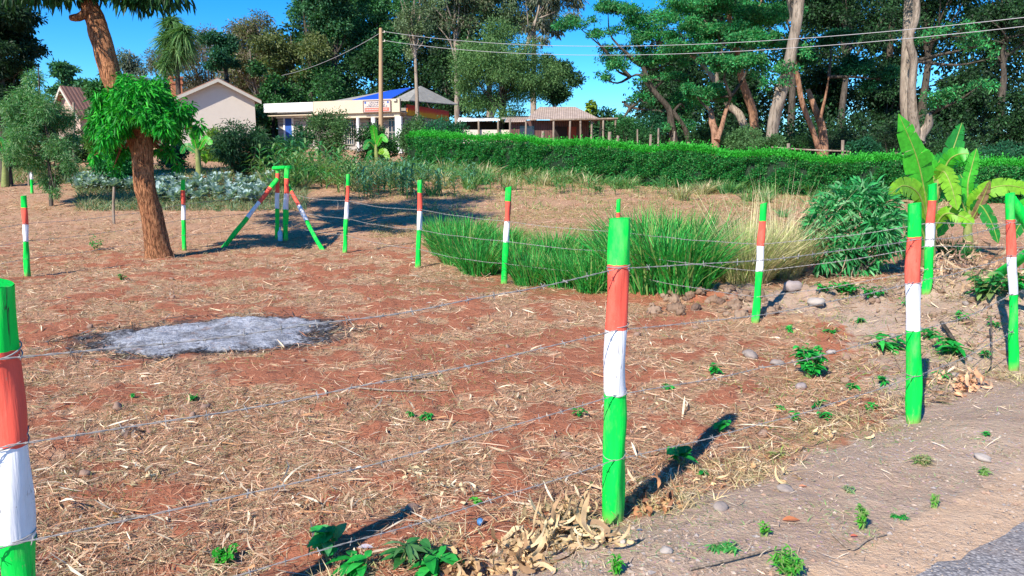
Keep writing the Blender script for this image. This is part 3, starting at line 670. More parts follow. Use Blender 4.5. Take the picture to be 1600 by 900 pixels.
bigtree('forked reddish orange trunk standing just behind the hedge', 40, B_red,
    [([(1120, 236), (1117, 212), (1113, 190), (1110, 172)], 15, 7), ([(1120, 220), (1127, 200), (1133, 178), (1142, 150)], 9, 4)],
    [(1110, 150, 40, 20, -1), (1085, 140, 30, 14, 0), (1140, 95, 50, 14, 1), (1180, 60, 45, 12, 0)], n=9000)
bigtree('pale trunk leaning steeply to the left behind the hedge', 43, B_pale,
    [([(1180, 214), (1160, 190), (1140, 165), (1122, 135), (1098, 100), (1080, 85)], 13, 6), ([(1122, 135), (1120, 110), (1130, 70)], 6, 3)],
    [(1080, 75, 55, 14, 0), (1120, 45, 60, 14, 1), (1060, 40, 40, 10, 0), (1165, 20, 70, 16, 0), (1090, 10, 60, 12, 0)], n=14000)
bigtree('orange brown upright trunk between two leaning pale trunks', 45, B_red,
    [([(1182, 225), (1178, 190), (1168, 150), (1158, 120), (1155, 90), (1143, 50), (1138, 10)], 14, 6), ([(1155, 92), (1165, 85), (1175, 70)], 4, 1.5), ([(1150, 70), (1175, 35), (1190, 0)], 5, 2)],
    [(1210, 60, 45, 14, 0), (1120, 88, 30, 12, 1), (1200, 15, 50, 14, 0), (1150, -20, 70, 16, 0)], n=9000)
bigtree('thickest pale trunk leaning right and running out of the top', 39, B_pale,
    [([(1203, 240), (1207, 200), (1218, 155), (1230, 110), (1240, 65), (1247, 20), (1252, -60)], 19, 15), ([(1240, 30), (1236, 10), (1225, -40)], 11, 8)],
    [(1225, 105, 35, 14, 1), (1215, 130, 25, 12, 1), (1265, 75, 22, 14, 1), (1230, -60, 120, 25, 0), (1280, -30, 60, 20, 0), (1195, 100, 20, 20, 0)], n=12000)
bigtree('dark slanting trunk joined to a reddish trunk at its foot', 42, B_red,
    [([(1290, 244), (1285, 205), (1272, 165), (1262, 140)], 14, 7), ([(1283, 244), (1270, 205), (1255, 165), (1246, 120), (1240, 90)], 9, 6), ([(1280, 190), (1290, 150), (1295, 120)], 5, 2)],
    [(1255, 85, 30, 16, -1), (1300, 60, 45, 12, -1), (1325, 110, 35, 12, 0), (1370, 118, 32, 14, 0), (1350, 95, 30, 10, 0)], cols=[(.015, .11, .05), (.02, .15, .06), (.01, .07, .03)], n=9000)
bigtree('massive double trunk rising behind the banana plants', 37, B_pale,
    [([(1432, 250), (1425, 205), (1417, 160), (1416, 110), (1420, 50), (1424, -60)], 24, 14), ([(1434, 225), (1428, 190), (1424, 140), (1428, 95), (1421, 60), (1432, 20), (1428, -40)], 15, 8), ([(1436, 215), (1450, 195), (1452, 178)], 18, 7)],
    [(1480, 50, 48, 13, 1), (1525, 68, 35, 12, 1), (1465, 150, 40, 12, 1), (1530, 130, 35, 12, 1), (1490, 140, 25, 8, 1), (1545, 88, 18, 10, 1), (1430, -80, 150, 25, 0), (1560, -70, 90, 25, 0)], n=15000)

# ------------------------------------------------------------------ mango tree in the field
b = ground(250, 401)
mg = thing('mango_tree', 'pollarded mango tree with a rough red brown trunk in the field', 'tree', b)
P = [at(x, y, b[1] + dy) - b for x, y, dy in [(250, 405, 0), (240, 350, 0), (226, 285, 0), (219, 225, 0), (200, 180, .1), (178, 130, .15), (158, 60, .2), (140, 10, .25), (118, -60, .3), (105, -130, .3)]]
P[0][2] = -.2; Pm = curve(P, 60); rad = np.interp(np.linspace(0, 1, 60), [0, .05, .12, .3, .45, .55, .7, .85, 1], [.26, .215, .19, .185, .20, .19, .17, .14, .10])
mb = MB(); tube(mb, Pm, rad, 18, jit=.10)
V = mb.V[0]; V += norm(V) * 0; dn = (fbm(V[:, 0] * 9 + V[:, 1] * 5, V[:, 2] * 4, 4) - .5) * .05; ctr_ = np.repeat(Pm, 18, 0)
V[:len(ctr_)] += norm(V[:len(ctr_)] - ctr_) * dn[:len(ctr_), None]
for tp, r_ in ((at(110, 28, b[1] + .1), .075),): tube(mb, curve([at(143, 12, b[1] + .2) - b, at(126, 26, b[1] + .1) - b, tp - b], 6), [.11, .09, .075, .07, .065, .05], 8)
mb.build('trunk', B_mango, mg, True)
def mango_leaves(clusters, n, L, W, cols, mat_, nm, droop=.9):
    mb = MB(); tot = sum(np.prod(r) ** (2 / 3) for c, r in clusters)
    for c, r in clusters:
        k = int(n * np.prod(r) ** (2 / 3) / tot); Pp, d = blob(c, r, k, 3)
        nrm_ = norm(d * .8 + rdir(k) * .75 + [0, 0, -droop]); Ls = rng.uniform(.65, 1.2, k) * L
        strips(mb, Pp, nrm_, rdir(k), Ls, W * rng.uniform(.8, 1.15, k), pick(cols, k, .22) * (1 + U(-.15, .15)), (.25, 1, .95, .1), np.array([0, 0, -.35]) * Ls[:, None], fold=.18)
    return mb.build(nm, mat_, mg)
cl = []; d0 = b[1]
for (x, y, dz, rx, ry) in [(172, 165, -.2, 30, 26), (205, 155, -.5, 34, 26), (240, 160, -.5, 34, 28), (272, 175, -.2, 26, 30), (160, 200, -.1, 24, 28), (180, 215, -.5, 26, 26), (285, 200, 0, 18, 26), (265, 215, .3, 22, 26), (215, 180, -.75, 32, 24),
                           (245, 195, -.7, 30, 18), (195, 190, -.7, 26, 26), (225, 150, .5, 50, 28), (250, 200, .6, 36, 30), (180, 205, .6, 30, 30), (168, 235, .1, 20, 18), (262, 245, .4, 16, 14), (190, 250, .4, 18, 18), (240, 142, 0, 26, 16), (187, 142, 0, 22, 14)]:
    if True: cl.append((at(x + (x - 218) * U(.25, .5), y + (y - 188) * U(.15, .35) - 6, d0 + dz + U(-.2, .3)) - b, np.array([.07, .07, .10]) * U(.7, 1.4)))
    for q in range(4): cl.append((at(x + U(-16, 12), y + U(-14, 12) - (4 if y < 200 else 12), d0 + dz + U(-.2, .2)) - b, np.array([rx, rx, ry * 1.15]) / FPX * d0 * U(.3, .58)))
mango_leaves(cl, 15000, .12, .027, [(.012, .30, .02), (.02, .38, .025), (.008, .16, .02), (.06, .46, .04), (.02, .22, .03)], M_leaf_gloss, 'lower_foliage', .55)
mb = MB(); limbs(mb, Pm[26], [c for c, r in cl], .05, wob=.1); mb.build('lower_branches', B_mango, mg, True)
cl = []
for k in range(34):
    x = U(-10, 300); y = U(-190, -22) if 60 < x < 250 else U(-170, -30); cl.append((at(x, y, d0 + U(-.6, 2.6)) - b, np.array([U(.38, .6), U(.38, .6), U(.3, .42)])))
for k in range(40): cl.append((at(U(-140, 300), U(-430, -150), d0 + U(-1.0, 3.0)) - b, np.array([U(.5, .75), U(.5, .75), U(.35, .5)])))
for (x, y) in [(48, 4), (78, 2), (108, 2), (135, -8), (185, 4), (212, 12), (232, 14), (252, 8), (272, 2), (30, -10), (165, -12)]: cl.append((at(x, y - 17, d0 + U(-.8, .8)) - b, np.array([.32, .4, .20])))
mango_leaves(cl, 26000, .17, .045, [(.02, .085, .025), (.03, .11, .03), (.015, .05, .02)], M_leaf_gloss, 'upper_foliage', 1.0)
mb = MB(); limbs(mb, Pm[50], [c for c, r in cl[::2]], .07); mb.build('upper_branches', B_mango, mg, True)

# feathery young tree at the left
b = ground(80, 322)
ft = thing('feathery_tree', 'slender feathery grey green tree at the left edge of the field', 'tree', b)
mb = MB(); P = curve([[0, 0, -.1], [.05, 0, 1.2], [-.05, 0, 2.6], at(60, 105, b[1]) - b], 16); tube(mb, P, np.linspace(.06, .015, 16), 8, jit=.1)
cl = []
for (x, y, rx, ry) in [(40, 150, 26, 22), (55, 120, 14, 18), (20, 190, 22, 20), (70, 165, 26, 24), (95, 190, 28, 22), (35, 215, 30, 22), (85, 225, 28, 24), (60, 250, 26, 22), (105, 255, 18, 22), (80, 280, 18, 20), (20, 240, 22, 18), (115, 215, 14, 14), (8, 170, 16, 14), (50, 190, 30, 24), (82, 300, 10, 10)]:
    for q in range(2): cl.append((at(x + U(-8, 8), y + U(-8, 8), b[1] + U(-.7, .7)) - b, np.array([rx, rx, ry]) / FPX * b[1] * .8))
limbs(mb, P[6], [c for c, r in cl[::2]], .035); limbs(mb, P[10], [c for c, r in cl[1::3]], .03)
mb.build('trunk', B_dark, ft, True)
foliage(cl, 30000 / len(cl), .12, .018, [(.07, .24, .07), (.12, .33, .11), (.04, .15, .045), (.26, .42, .22)], .1, up=.2, cj=.2, kind='strip', bendf=.35, rnd=.8).build('crown', M_leaf, ft)

# palm-like tree with spiky heads above the house
D = 50; b = at(278, 135, D); b[2] = gz(b[0], b[1])
pt = thing('dracaena_tree', 'spiky headed palm-like tree in front of the house chimney', 'tree', b)
mb = MB(); tube(mb, curve([[0, 0, 0], at(279, 150, D) - b, at(276, 95, D) - b, at(270, 45, D) - b], 12), np.linspace(.19, .10, 12), 8, jit=.1)
tube(mb, curve([at(277, 115, D) - b, at(262, 105, D) - b, at(256, 100, D) - b], 5), .07, 6); mb.build('trunk', B_dark, pt, True)
mb = MB()
for (x, y, r_, n) in [(276, 60, 1.7, 500), (268, 35, 1.2, 320), (286, 50, 1.3, 320), (258, 100, .9, 250), (274, 78, 1.3, 260), (262, 62, 1.3, 220), (292, 72, 1.0, 160)]:
    c = at(x, y, D + U(-.5, .5)) - b; d = norm(rdir(n) + [0, 0, .25]); Ls = r_ * rng.uniform(.6, 1.1, n)
    strips(mb, np.tile(c, (n, 1)) + rdir(n) * .12 * r_, d, rdir(n), Ls, .075, pick([(.10, .24, .07), (.18, .32, .12), (.05, .14, .04)], n), (.6, 1, .6, .1), np.array([0, 0, -.55]) * Ls[:, None])
mb.build('crown', M_leaf, pt)


shoots('verge_weeds', 'scattered low grey green and dry tufts on the roadside dirt', 80000,
       lambda x, y: (sroad(x, y) > -.25) * (sroad(x, y) < .95) * sstep(.50, .62, fbm(x * 2.6 + 15, y * 2.6, 3)) * .8,
       [(.30, .34, .18), (.14, .34, .10), (.50, .44, .28), (.42, .34, .2)], (.015, .05), (.002, .005), 2.4, 12, lean=1.0)
shoots('edge_grass', 'dry straw coloured grass fringe where the field meets the roadside', 110000,
       lambda x, y: (np.abs(sroad(x, y) + .06) < .22) * sstep(.44, .6, fbm(x * 2.2 + 33, y * 2.2, 3)),
       [(.62, .48, .28), (.50, .36, .2), (.34, .34, .15), (.70, .58, .36)], (.05, .13), (.003, .006), 2.4, 12, lean=.7)

# ------------------------------------------------------------------ hedge
HP = curve([(-4.6, 36.4), (0, 34.3), (4.5, 31.8), (8.6, 29.4), (12.5, 27.6), (17, 26.2), (24, 24.8)], 160)
hd = thing('hedge', 'long clipped green hedge crossing the picture behind the field', 'hedge', (0, 0, 0))
Th = norm(np.gradient(HP, axis=0)); Nh = np.stack([Th[:, 1], -Th[:, 0]], 1)
hz = H(HP[:, 0], HP[:, 1]); hH = np.interp(HP[:, 0], [-5, 4, 12, 24], [1.62, 1.52, 1.30, 1.25]) + .06 * np.sin(np.arange(160) * .3) + .1 * (fbm(np.arange(160) * .09, np.zeros(160), 3) - .5); hw_ = .55
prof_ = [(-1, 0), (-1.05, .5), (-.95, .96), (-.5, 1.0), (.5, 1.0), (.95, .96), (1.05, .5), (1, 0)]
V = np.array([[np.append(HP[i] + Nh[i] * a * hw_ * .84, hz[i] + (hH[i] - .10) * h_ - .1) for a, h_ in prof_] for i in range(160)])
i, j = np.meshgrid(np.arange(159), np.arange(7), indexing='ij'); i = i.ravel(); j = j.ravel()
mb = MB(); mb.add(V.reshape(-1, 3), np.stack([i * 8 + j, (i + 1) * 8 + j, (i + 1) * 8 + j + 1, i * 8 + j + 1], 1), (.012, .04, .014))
mb.build('shade_core', M_leaf, hd)  # dark sheet behind the leaves; the hedge's inner shade is in its colour
n = 170000; k = rng.integers(0, 159, n); f = rng.random(n); q = rng.random(n)
P2 = HP[k] * (1 - f[:, None]) + HP[k + 1] * f[:, None]; hh_ = hH[k]; zz = H(P2[:, 0], P2[:, 1])
face = q < .62; topq = q >= .8
lump = .10 * (fbm(P2[:, 0] * 2.2 + 9, rng.random(n) * 0 + P2[:, 1] * 2.2, 3) - .5)
a = np.where(face, 1.0, np.where(topq, rng.uniform(-1, 1, n), -1.0)); hf = np.where(topq, 1.0, rng.random(n) ** .9)
a = a * (1 - .12 * np.clip(hf - .85, 0, 1) / .15) + rng.normal(0, .06, n) + np.sign(a) * 1.3 * (fbm(P2[:, 0] * 3 + 3, hf * 5 + P2[:, 1] * 2, 4) - .52)
B = np.column_stack([P2 + Nh[k] * (a * hw_)[:, None], zz + hh_ * hf + lump * hf + rng.normal(0, .03, n) + (topq * rng.exponential(.045, n))])
dn = np.column_stack([Nh[k] * a[:, None], np.where(topq, .9, .25)]); dv = norm(dn + rdir(n) * .8)
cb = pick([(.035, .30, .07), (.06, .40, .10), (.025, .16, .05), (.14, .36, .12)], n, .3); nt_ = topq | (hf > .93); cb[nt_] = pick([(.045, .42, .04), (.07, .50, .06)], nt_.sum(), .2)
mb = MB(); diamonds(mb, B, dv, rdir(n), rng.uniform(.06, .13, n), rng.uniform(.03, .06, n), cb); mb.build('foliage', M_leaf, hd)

# ------------------------------------------------------------------ undergrowth and shrubs
def shrub(name, label, px, d, top, bot, wpx, cols, n=4000, L=.13, W=.055, nc=12, cr=.34, droop=.2, cat='shrub', group=None, base=None, kind='diamond', mat_=None, wood=True, rnd=.7, up=.15, depth=.9):
    b = ground(px, base) if base else at(px, bot, d)
    if not base: b[2] = gz(b[0], b[1])
    else: d = b[1]
    root = thing(name, label, cat, b, 0, group); c = at(px, (top + bot) / 2, d) - b
    hw = wpx / FPX * d / 2; hh = (bot - top) / FPX * d / 2; cl = []
    for k in range(nc):
        q = rdir(1)[0] * rng.random() ** .4 * .78
        cl.append((c + q * [hw, hw * depth, hh], np.array([hw, hw * depth, hh]) * cr * U(.7, 1.25)))
    if wood:
        mb = MB(); limbs(mb, [0, 0, -.05], [c_[0] for c_ in cl], max(.015, hw * .03)); mb.build('stems', B_dark, root, True)
    foliage(cl, n / nc, L, W, cols, droop, up=up, kind=kind, rnd=rnd).build('foliage', mat_ or M_leaf, root)
    return root
G1 = [(.03, .13, .035), (.05, .18, .05), (.02, .08, .025)]; G2 = [(.07, .17, .06), (.10, .22, .08)]; G3 = [(.02, .11, .05), (.03, .16, .075)]
S = shrub
S('shrub', 'drooping dark mango bush between the field and the cream house', 375, 31, 182, 284, 105, [(.03, .10, .04), (.05, .15, .065), (.02, .07, .03)], 9000, .17, .045, 20, droop=.8)
S('shrub', 'tall olive green bush in front of the shop windows', 515, 37, 168, 262, 90, [(.07, .16, .05), (.10, .20, .07), (.04, .10, .035)], 8000, nc=18)
S('shrub', 'dark bush left of the tall olive green bush', 458, 37, 190, 262, 80, G3, 6000, nc=14)
S('shrub', 'bush with yellowish leaves right of the cream house gable', 410, 36, 192, 260, 60, G1, 5000)
S('shrub', 'low dense bush below the windows of the shop', 590, 38, 195, 260, 90, G1, 7000, nc=16)
S('shrub', 'feathery grey green bush left of the hedge end', 650, 38, 178, 262, 66, G2, 6000, nc=14)
S('shrub', 'dark green bush beneath the red and yellow painted wall', 690, 42, 178, 225, 80, G3, 5000, nc=14)
S('shrub', 'yellow green bush below the gable wall of the house', 335, 38, 200, 265, 60, [(.10, .24, .03), (.16, .30, .04)], 4500)
S('shrub', 'leafy bush left of the mango trunk at the field edge', 195, 27, 225, 285, 90, [(.02, .16, .05), (.03, .22, .06)], 6000, nc=14)
S('shrub', 'lit green bush between the two small houses', 150, 34, 190, 258, 60, [(.06, .20, .04), (.12, .26, .05)], 4000)
S('shrub', 'green bush behind the feathery tree at the left edge', 10, 33, 195, 285, 90, G1, 6000, nc=14)
S('shrub', 'dark bush low behind the feathery tree', 115, 36, 205, 272, 60, DK, 4000)
S('shrub', 'shady bush right of the mango trunk', 275, 33, 215, 275, 60, G3, 4000)
for (px, d, top, bot, wd, cc_, lab) in [
    (985, 40, 185, 250, 90, G1, 'rounded bush right of the shed porch'), (1020, 46, 170, 240, 70, G3, 'taller dark bush left of the twisted trunk'), (1095, 43, 190, 240, 60, DK, 'dark bush between the twisted and the forked trunk'),
    (1160, 40, 195, 245, 70, G2, 'pale bush at the foot of the leaning pale trunk'), (1200, 37, 205, 250, 70, G2, 'grassy bush around the foot of the thickest trunk'), (1345, 34, 215, 250, 60, G3, 'dark leafy bush behind the hedge left of the double trunk'),
    (1250, 44, 205, 250, 80, DK, 'dark bush behind the rail fence'), (1480, 36, 210, 255, 90, DK, 'dark bush behind the hedge by the banana leaves'), (1570, 34, 215, 262, 110, G3, 'dark bush behind the hedge at the right edge'),
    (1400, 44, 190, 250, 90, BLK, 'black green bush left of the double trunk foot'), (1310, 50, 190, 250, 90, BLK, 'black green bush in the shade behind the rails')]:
    S('shrub', lab, px, d, top, bot, wd, cc_, 4500, nc=14)
# far-off wood closing the view behind the trees
def wood_mass(name, label, x0, x1, d0, d1, top, bot, cols, n, nc, L=.5):
    cl = []
    for k in range(nc):
        x = U(x0, x1); d = U(d0, d1); t0 = top(x) if callable(top) else top; y = U(t0, bot)
        cl.append((at(x, y, d), np.array([1.9, 1.9, 1.5]) * U(.7, 1.4)))
    mb = foliage(cl, n / nc, L, L * .5, cols, .4, cj=.3); tag(mb.build(name, M_leaf), label, 'wood', kind='stuff')
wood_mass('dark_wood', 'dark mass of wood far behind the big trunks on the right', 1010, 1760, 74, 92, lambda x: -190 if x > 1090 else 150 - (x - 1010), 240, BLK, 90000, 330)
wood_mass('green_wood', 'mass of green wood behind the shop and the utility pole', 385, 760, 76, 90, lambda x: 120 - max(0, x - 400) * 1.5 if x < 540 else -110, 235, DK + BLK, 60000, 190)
wood_mass('side_wood', 'green tree line beyond the left edge of the field', -900, 30, 50, 70, 110, 250, DK + MID, 40000, 130)
wood_mass('low_wood', 'low greyish tree line behind the houses on the left', 60, 420, 84, 96, lambda x: 150, 235, [(.10, .13, .08), (.05, .10, .04), (.14, .13, .09)], 26000, 90)  # muted grey green and brown leaf colours
wood_mass('back_bushes', 'low dark bushes closing the view right behind the rail fence', 1080, 1760, 52, 66, 205, 262, BLK + DK, 42000, 130, L=.3)
wood_mass('edge_wood', 'low dark bushes far off under the sky gap', 800, 1060, 70, 84, 205, 250, DK, 16000, 60)

# ------------------------------------------------------------------ buildings
def frame_pt(o, ux, x, y, z): return None
M_wallc = plain('cream_plaster', (.62, .56, .48), .85, 3, .06, .05); M_white = plain('white_paint', (.82, .83, .84), .6, 3, .1, .05)
M_beige = plain('beige_fascia', (.56, .48, .36), .7, 1.5, .12, .05); M_trim = plain('trim', (.50, .47, .40), .7)
M_glassd = plain('dark_glass', (.02, .022, .04), .15, 3, .2, 0, .5); M_blued = plain('blue_paint', (.03, .10, .38), .5, 5, .2)
M_brick = plain('chimney_brick', (.42, .17, .09), .9, 12, .3, .4); M_dark = plain('interior_shade', (.03, .022, .02), .9)  # dark fill: near-black colour stands in for the shade inside open buildings
M_bluer = plain('blue_sheet_roof', (.02, .10, .62), .4, 2, .15, .05)
def siding(name, c1, c2, sz, axis=2, rough=.8):
    m, nt, bs = mat(name); v = N(nt, 'TexWave'); v.wave_type = 'BANDS'; v.bands_direction = 'XYZ'[axis]; v.inputs['Scale'].default_value = sz
    v.inputs['Distortion'].default_value = .3; nt.links.new(texco(nt), v.inputs['Vector']); nz = noise(nt, texco(nt), 4, 5)
    c = mix(nt, ramp(nt, v.outputs['Fac'], [(.0, 0.0), (.25, 1.0)]), c1, c2); c = mix(nt, 1.0, c, ramp(nt, nz, [(.3, .75), (.7, 1.15)]), 'MULTIPLY')
    nt.links.new(c, bs.inputs['Base Color']); bs.inputs['Roughness'].default_value = rough; bump(nt, bs, v.outputs['Fac'], .4, .03); return m
M_block = siding('block_wall', (.20, .18, .16), (.40, .37, .33), 1.6); M_tile = siding('tile_roof', (.20, .09, .06), (.38, .20, .14), 1.2, 1)
M_thatch = siding('rusty_roof', (.22, .16, .13), (.42, .33, .28), 2.6, 0); M_hip = siding('grey_sheet_roof', (.22, .21, .18), (.38, .37, .33), 2.2, 0)
M_dbrick = siding('dark_board_wall', (.045, .022, .02), (.13, .06, .05), 2.5, 0)
m, nt, bs = mat('mural_paint'); M_mural = m; g_ = attr(nt, 'tz').outputs['Fac']; nz = noise(nt, texco(nt, 'Object', (2, 2, 2)), 2, 5, .7)
fz = mth(nt, 'ADD', g_, mth(nt, 'MULTIPLY', mth(nt, 'SUBTRACT', nz, .5), .45))
nt.links.new(ramp(nt, fz, [(.0, (.75, .45, .02)), (.38, (.80, .42, .02)), (.52, (.75, .16, .03)), (.75, (.68, .05, .04)), (.95, (.50, .06, .05))]), bs.inputs['Base Color']); bs.inputs['Roughness'].default_value = .6
def bbox(parent, name, lo, hi, mt, lab=None):
    mb = MB(); box(mb, lo, hi); o = mb.build(name, mt, parent)
    if lab: o['label'] = lab
    return o
def prism(parent, name, pts, mt, thick=(0, 0, .08)):
    """a slab: polygon pts extruded by thick"""
    n = len(pts); P = np.array(pts, float); Q = P + np.array(thick); V = np.vstack([P, Q]); mb = MB()
    mb.add(V, [(i, (i + 1) % n, n + (i + 1) % n, n + i) for i in range(n)])
    if n == 4: mb.add(V, [(3, 2, 1, 0), (4, 5, 6, 7)])
    else: mb.add(V, [(2, 1, 0), (3, 4, 5)])
    return mb.build(name, mt, parent)
def gable_house(name, label, cpx, d, ang, wdt, ln, z_eave, z_ridge, roofmt, wallmt, over=.55):
    """local frame: gable wall in the plane y=0, house runs towards +y; z measured from the base"""
    c = at(cpx, 200, d); c[2] = gz(c[0], c[1]) - .3; r = thing(name, label, 'house', c, ang); hw = wdt / 2; ze = z_eave - c[2]; zr = z_ridge - c[2]
    mb = MB(); V = [(-hw, 0, 0), (hw, 0, 0), (hw, ln, 0), (-hw, ln, 0), (-hw, 0, ze), (hw, 0, ze), (hw, ln, ze), (-hw, ln, ze), (0, 0, zr), (0, ln, zr)]
    mb.add(V, [(0, 1, 5, 4), (1, 2, 6, 5), (2, 3, 7, 6), (3, 0, 4, 7)]); mb.add(V, [(4, 5, 8), (6, 7, 9)]); mb.build('wall', wallmt, r)
    k = (zr - ze) / hw; e = over * .8
    for s_ in (-1, 1):
        prism(r, 'roof', [(0, -over, zr + .04), (s_ * (hw + e), -over, ze - k * e + .04), (s_ * (hw + e), ln + over, ze - k * e + .04), (0, ln + over, zr + .04)], roofmt, (0, 0, .12))
        prism(r, 'barge_board', [(0, -over - .05, zr + .10), (s_ * (hw + e), -over - .05, ze - k * e + .10), (s_ * (hw + e), -over - .05, ze - k * e - .10), (0, -over - .05, zr - .10)], M_trim, (0, .045, 0))
    return r
hs_ = gable_house('house', 'cream walled house with a red tiled roof behind the mango tree', 343, 50, R(29), 4.5, 9, 6.15, 7.25, M_tile, M_wallc, .42)
ch = MB(); box(ch, (-.42, -.42, 0), (.42, .42, 2.6)); box(ch, (-.5, -.5, 2.6), (.5, .5, 2.75))
for sx in (-1, 1):
    for sy in (-1, 1): box(ch, (sx * .38 - .07, sy * .38 - .07, 2.752), (sx * .38 + .07, sy * .38 + .07, 2.98))
box(ch, (-.55, -.55, 2.982), (.55, .55, 3.1)); co_ = ch.build('chimney', M_brick, hs_); co_.location = (-1.7, 6.6, 2.1); co_.scale = (.8, .8, 1)
h2 = gable_house('house', 'small steep gabled pinkish house behind the feathery tree', 108, 46, R(-22), 1.9, 6, 5.0, 6.35, M_tile, plain('pink_plaster', (.46, .34, .28), .9, 6, .2), .35)
bbox(h2, 'door', (-.45, -.04, .3), (.35, -.005, 2.2), B_wood)

# shop
P0 = at(624, 200, 50); P0[2] = gz(P0[0], P0[1]) - .3
sh = thing('shop', 'low shop with white and beige fascia, barred windows and a red yellow side wall', 'shop', P0, math.atan2(-.35, .93))
# local: x = along the front (0 at the right corner, negative to the left), y = backwards
zt = 6.15 - P0[2]; zb = 5.32 - P0[2]
def sb(nm, lo, hi, mt, lab=None): return bbox(sh, nm, lo, hi, mt, lab)
sb('wall', (-10.0, .9, 0), (0, 1.1, zt - .5), M_block); sb('wall', (-10, 1.1, 0), (-9.8, 7.0, zt - .5), M_block); sb('wall', (-.2, 1.1, 0), (-.003, 7.3, zb + .5), M_block)
mbx = MB(); box(mbx, (.0, 1.0, zb - .12), (.06, 7.3, zb + .56)); V = mbx.V[0]
sh_m = mbx.build('painted_side_wall', M_mural, sh, False, dict(tz=(V[:, 2] - V[:, 2].min()) / np.ptp(V[:, 2])))
sb('fascia', (-6.35, -.12, zb), (.12, .06, zt), M_beige, 'beige fascia board'); sb('fascia', (-10.3, -.16, zb + .22), (-6.37, .04, zt - .03), M_white, 'white fascia board')
sb('soffit', (-10.2, .07, zb - .02), (.1, .9, zb + .06), M_beige); sb('beam', (-6.3, .08, zb - .28), (0, .26, zb - .03), M_beige); sb('beam', (-10, .70, zb - .12), (-6.3, .88, zb + .02), M_white)
for x, w_ in ((-3.05, .07), (-1.9, .12), (-.06, .22)): sb('pillar', (x - w_, -.05, 0), (x + w_, .16, zb - .28), M_white)
for x0, x1 in ((-2.75, -1.95), (-1.25, -.25), (-4.6, -3.9)):
    wn = sb('window', (x0 - .05, .86, .9), (x1 + .05, .895, zb - .35), M_glassd); g2 = MB()
    for k in range(5): xx = x0 + (x1 - x0) * k / 4; box(g2, (xx - .018, .82, .9), (xx + .018, .85, zb - .37))
    for k in range(5): z_ = .95 + (zb - 1.4) * k / 4; box(g2, (x0, .785, z_ - .015), (x1, .815, z_ + .015))
    g2.build('window_bars', M_trim, wn)
sb('door', (-9.35, .84, .2), (-8.8, .895, zb - .15), M_blued, 'blue door in a white frame')
for x in (-9.42, -8.73): sb('door_frame', (x - .06, .80, .2), (x + .06, .88, zb - .13), M_white)
# sign board: pale panel, dark lettering lines above, red lettering lines below (too small to read in the photo)
M_sign = plain('sign_panel', (.55, .47, .42), .5, 3, .1); M_ink = plain('dark_lettering', (.10, .11, .18), .6); M_redl = plain('red_lettering', (.72, .14, .10), .6); M_fr = plain('sign_frame', (.20, .12, .11), .6)
sg = sb('sign_board', (-2.45, -.19, zb + .03), (-.52, -.125, zt - .08), M_sign, 'pale sign board with dark and red lettering'); g2 = MB()
for (x0, x1, z0, z1) in ((-2.48, -.49, zt - .1, zt - .06), (-2.48, -.49, zb + .01, zb + .05), (-2.5, -2.45, zb + .01, zt - .06), (-.52, -.47, zb + .01, zt - .06)): box(g2, (x0, -.215, z0), (x1, -.192, z1))
g2.build('frame', M_fr, sg)
g2 = MB(); rs = np.random.default_rng(5)
for row, (z0, hgt, x0, x1) in enumerate(((.58, .09, -2.0, -.95), (.46, .06, -2.1, -.9), (.35, .07, -2.3, -.7))):
    x = x0
    while x < x1:
        w_ = rs.uniform(.04, .09)
        box(g2, (x, -.205, zb + z0), (x + w_ * .35, -.193, zb + z0 + hgt)); box(g2, (x + w_ * .35 + .002, -.205, zb + z0 + hgt * (.6 if rs.random() < .5 else .0)), (x + w_, -.193, zb + z0 + hgt * (.95 if rs.random() < .5 else .3) + .012))
        x += w_ + rs.uniform(.02, .06)
g2.build('lettering', M_ink, sg)
g2 = MB(); box(g2, (-2.38, -.203, zb + .08), (-.6, -.193, zb + .30)); rb = g2.build('red_panel', M_redl, sg); g2 = MB(); x = -2.3
while x < -.7:
    w_ = rs.uniform(.05, .1); box(g2, (x, -.215, zb + .16), (x + w_, -.205, zb + .22)); x += w_ + .035
g2.build('pale_lettering', M_sign, sg)
for x in (-2.33, -.68): tb = MB(); tube(tb, [(x, -.205, zt - .2), (x, -.193, zt - .2)], .07, 12); tb.build('emblem', M_blued, sg)
sb('wall_lamp', (-.28, -.25, zt - .16), (-.04, -.13, zt - .03), M_trim)
# roofs
prism(sh, 'blue_roof', [(-3.6, .3, zt + .02), (-.7, .3, zt + .02), (-1.5, 4.6, zt + 1.15), (-3.2, 4.6, zt + 1.0)], M_bluer, (0, 0, .06))
prism(sh, 'grey_roof', [(-5.0, .25, zt - .02), (-3.65, .25, zt - .02), (-3.25, 4.5, zt + .98), (-3.6, 4.5, zt + .7)], M_hip, (0, 0, .06))
zr = zt + 1.38
for tri in ([(-.66, .4, zt - .06), (.45, .55, zt - .12), (-1.47, 5.9, zr)], [(.45, .55, zt - .12), (.55, 7.9, zt + .18), (-1.47, 5.9, zr)]):
    prism(sh, 'hip_roof', tri, M_hip, (0, 0, .05))
prism(sh, 'back_roof', [(-10.1, .05, zb + .12), (-4.1, .05, zb + .12), (-4.1, 6.9, zb + .25), (-10.1, 6.9, zb + .25)], M_hip, (0, 0, .05))

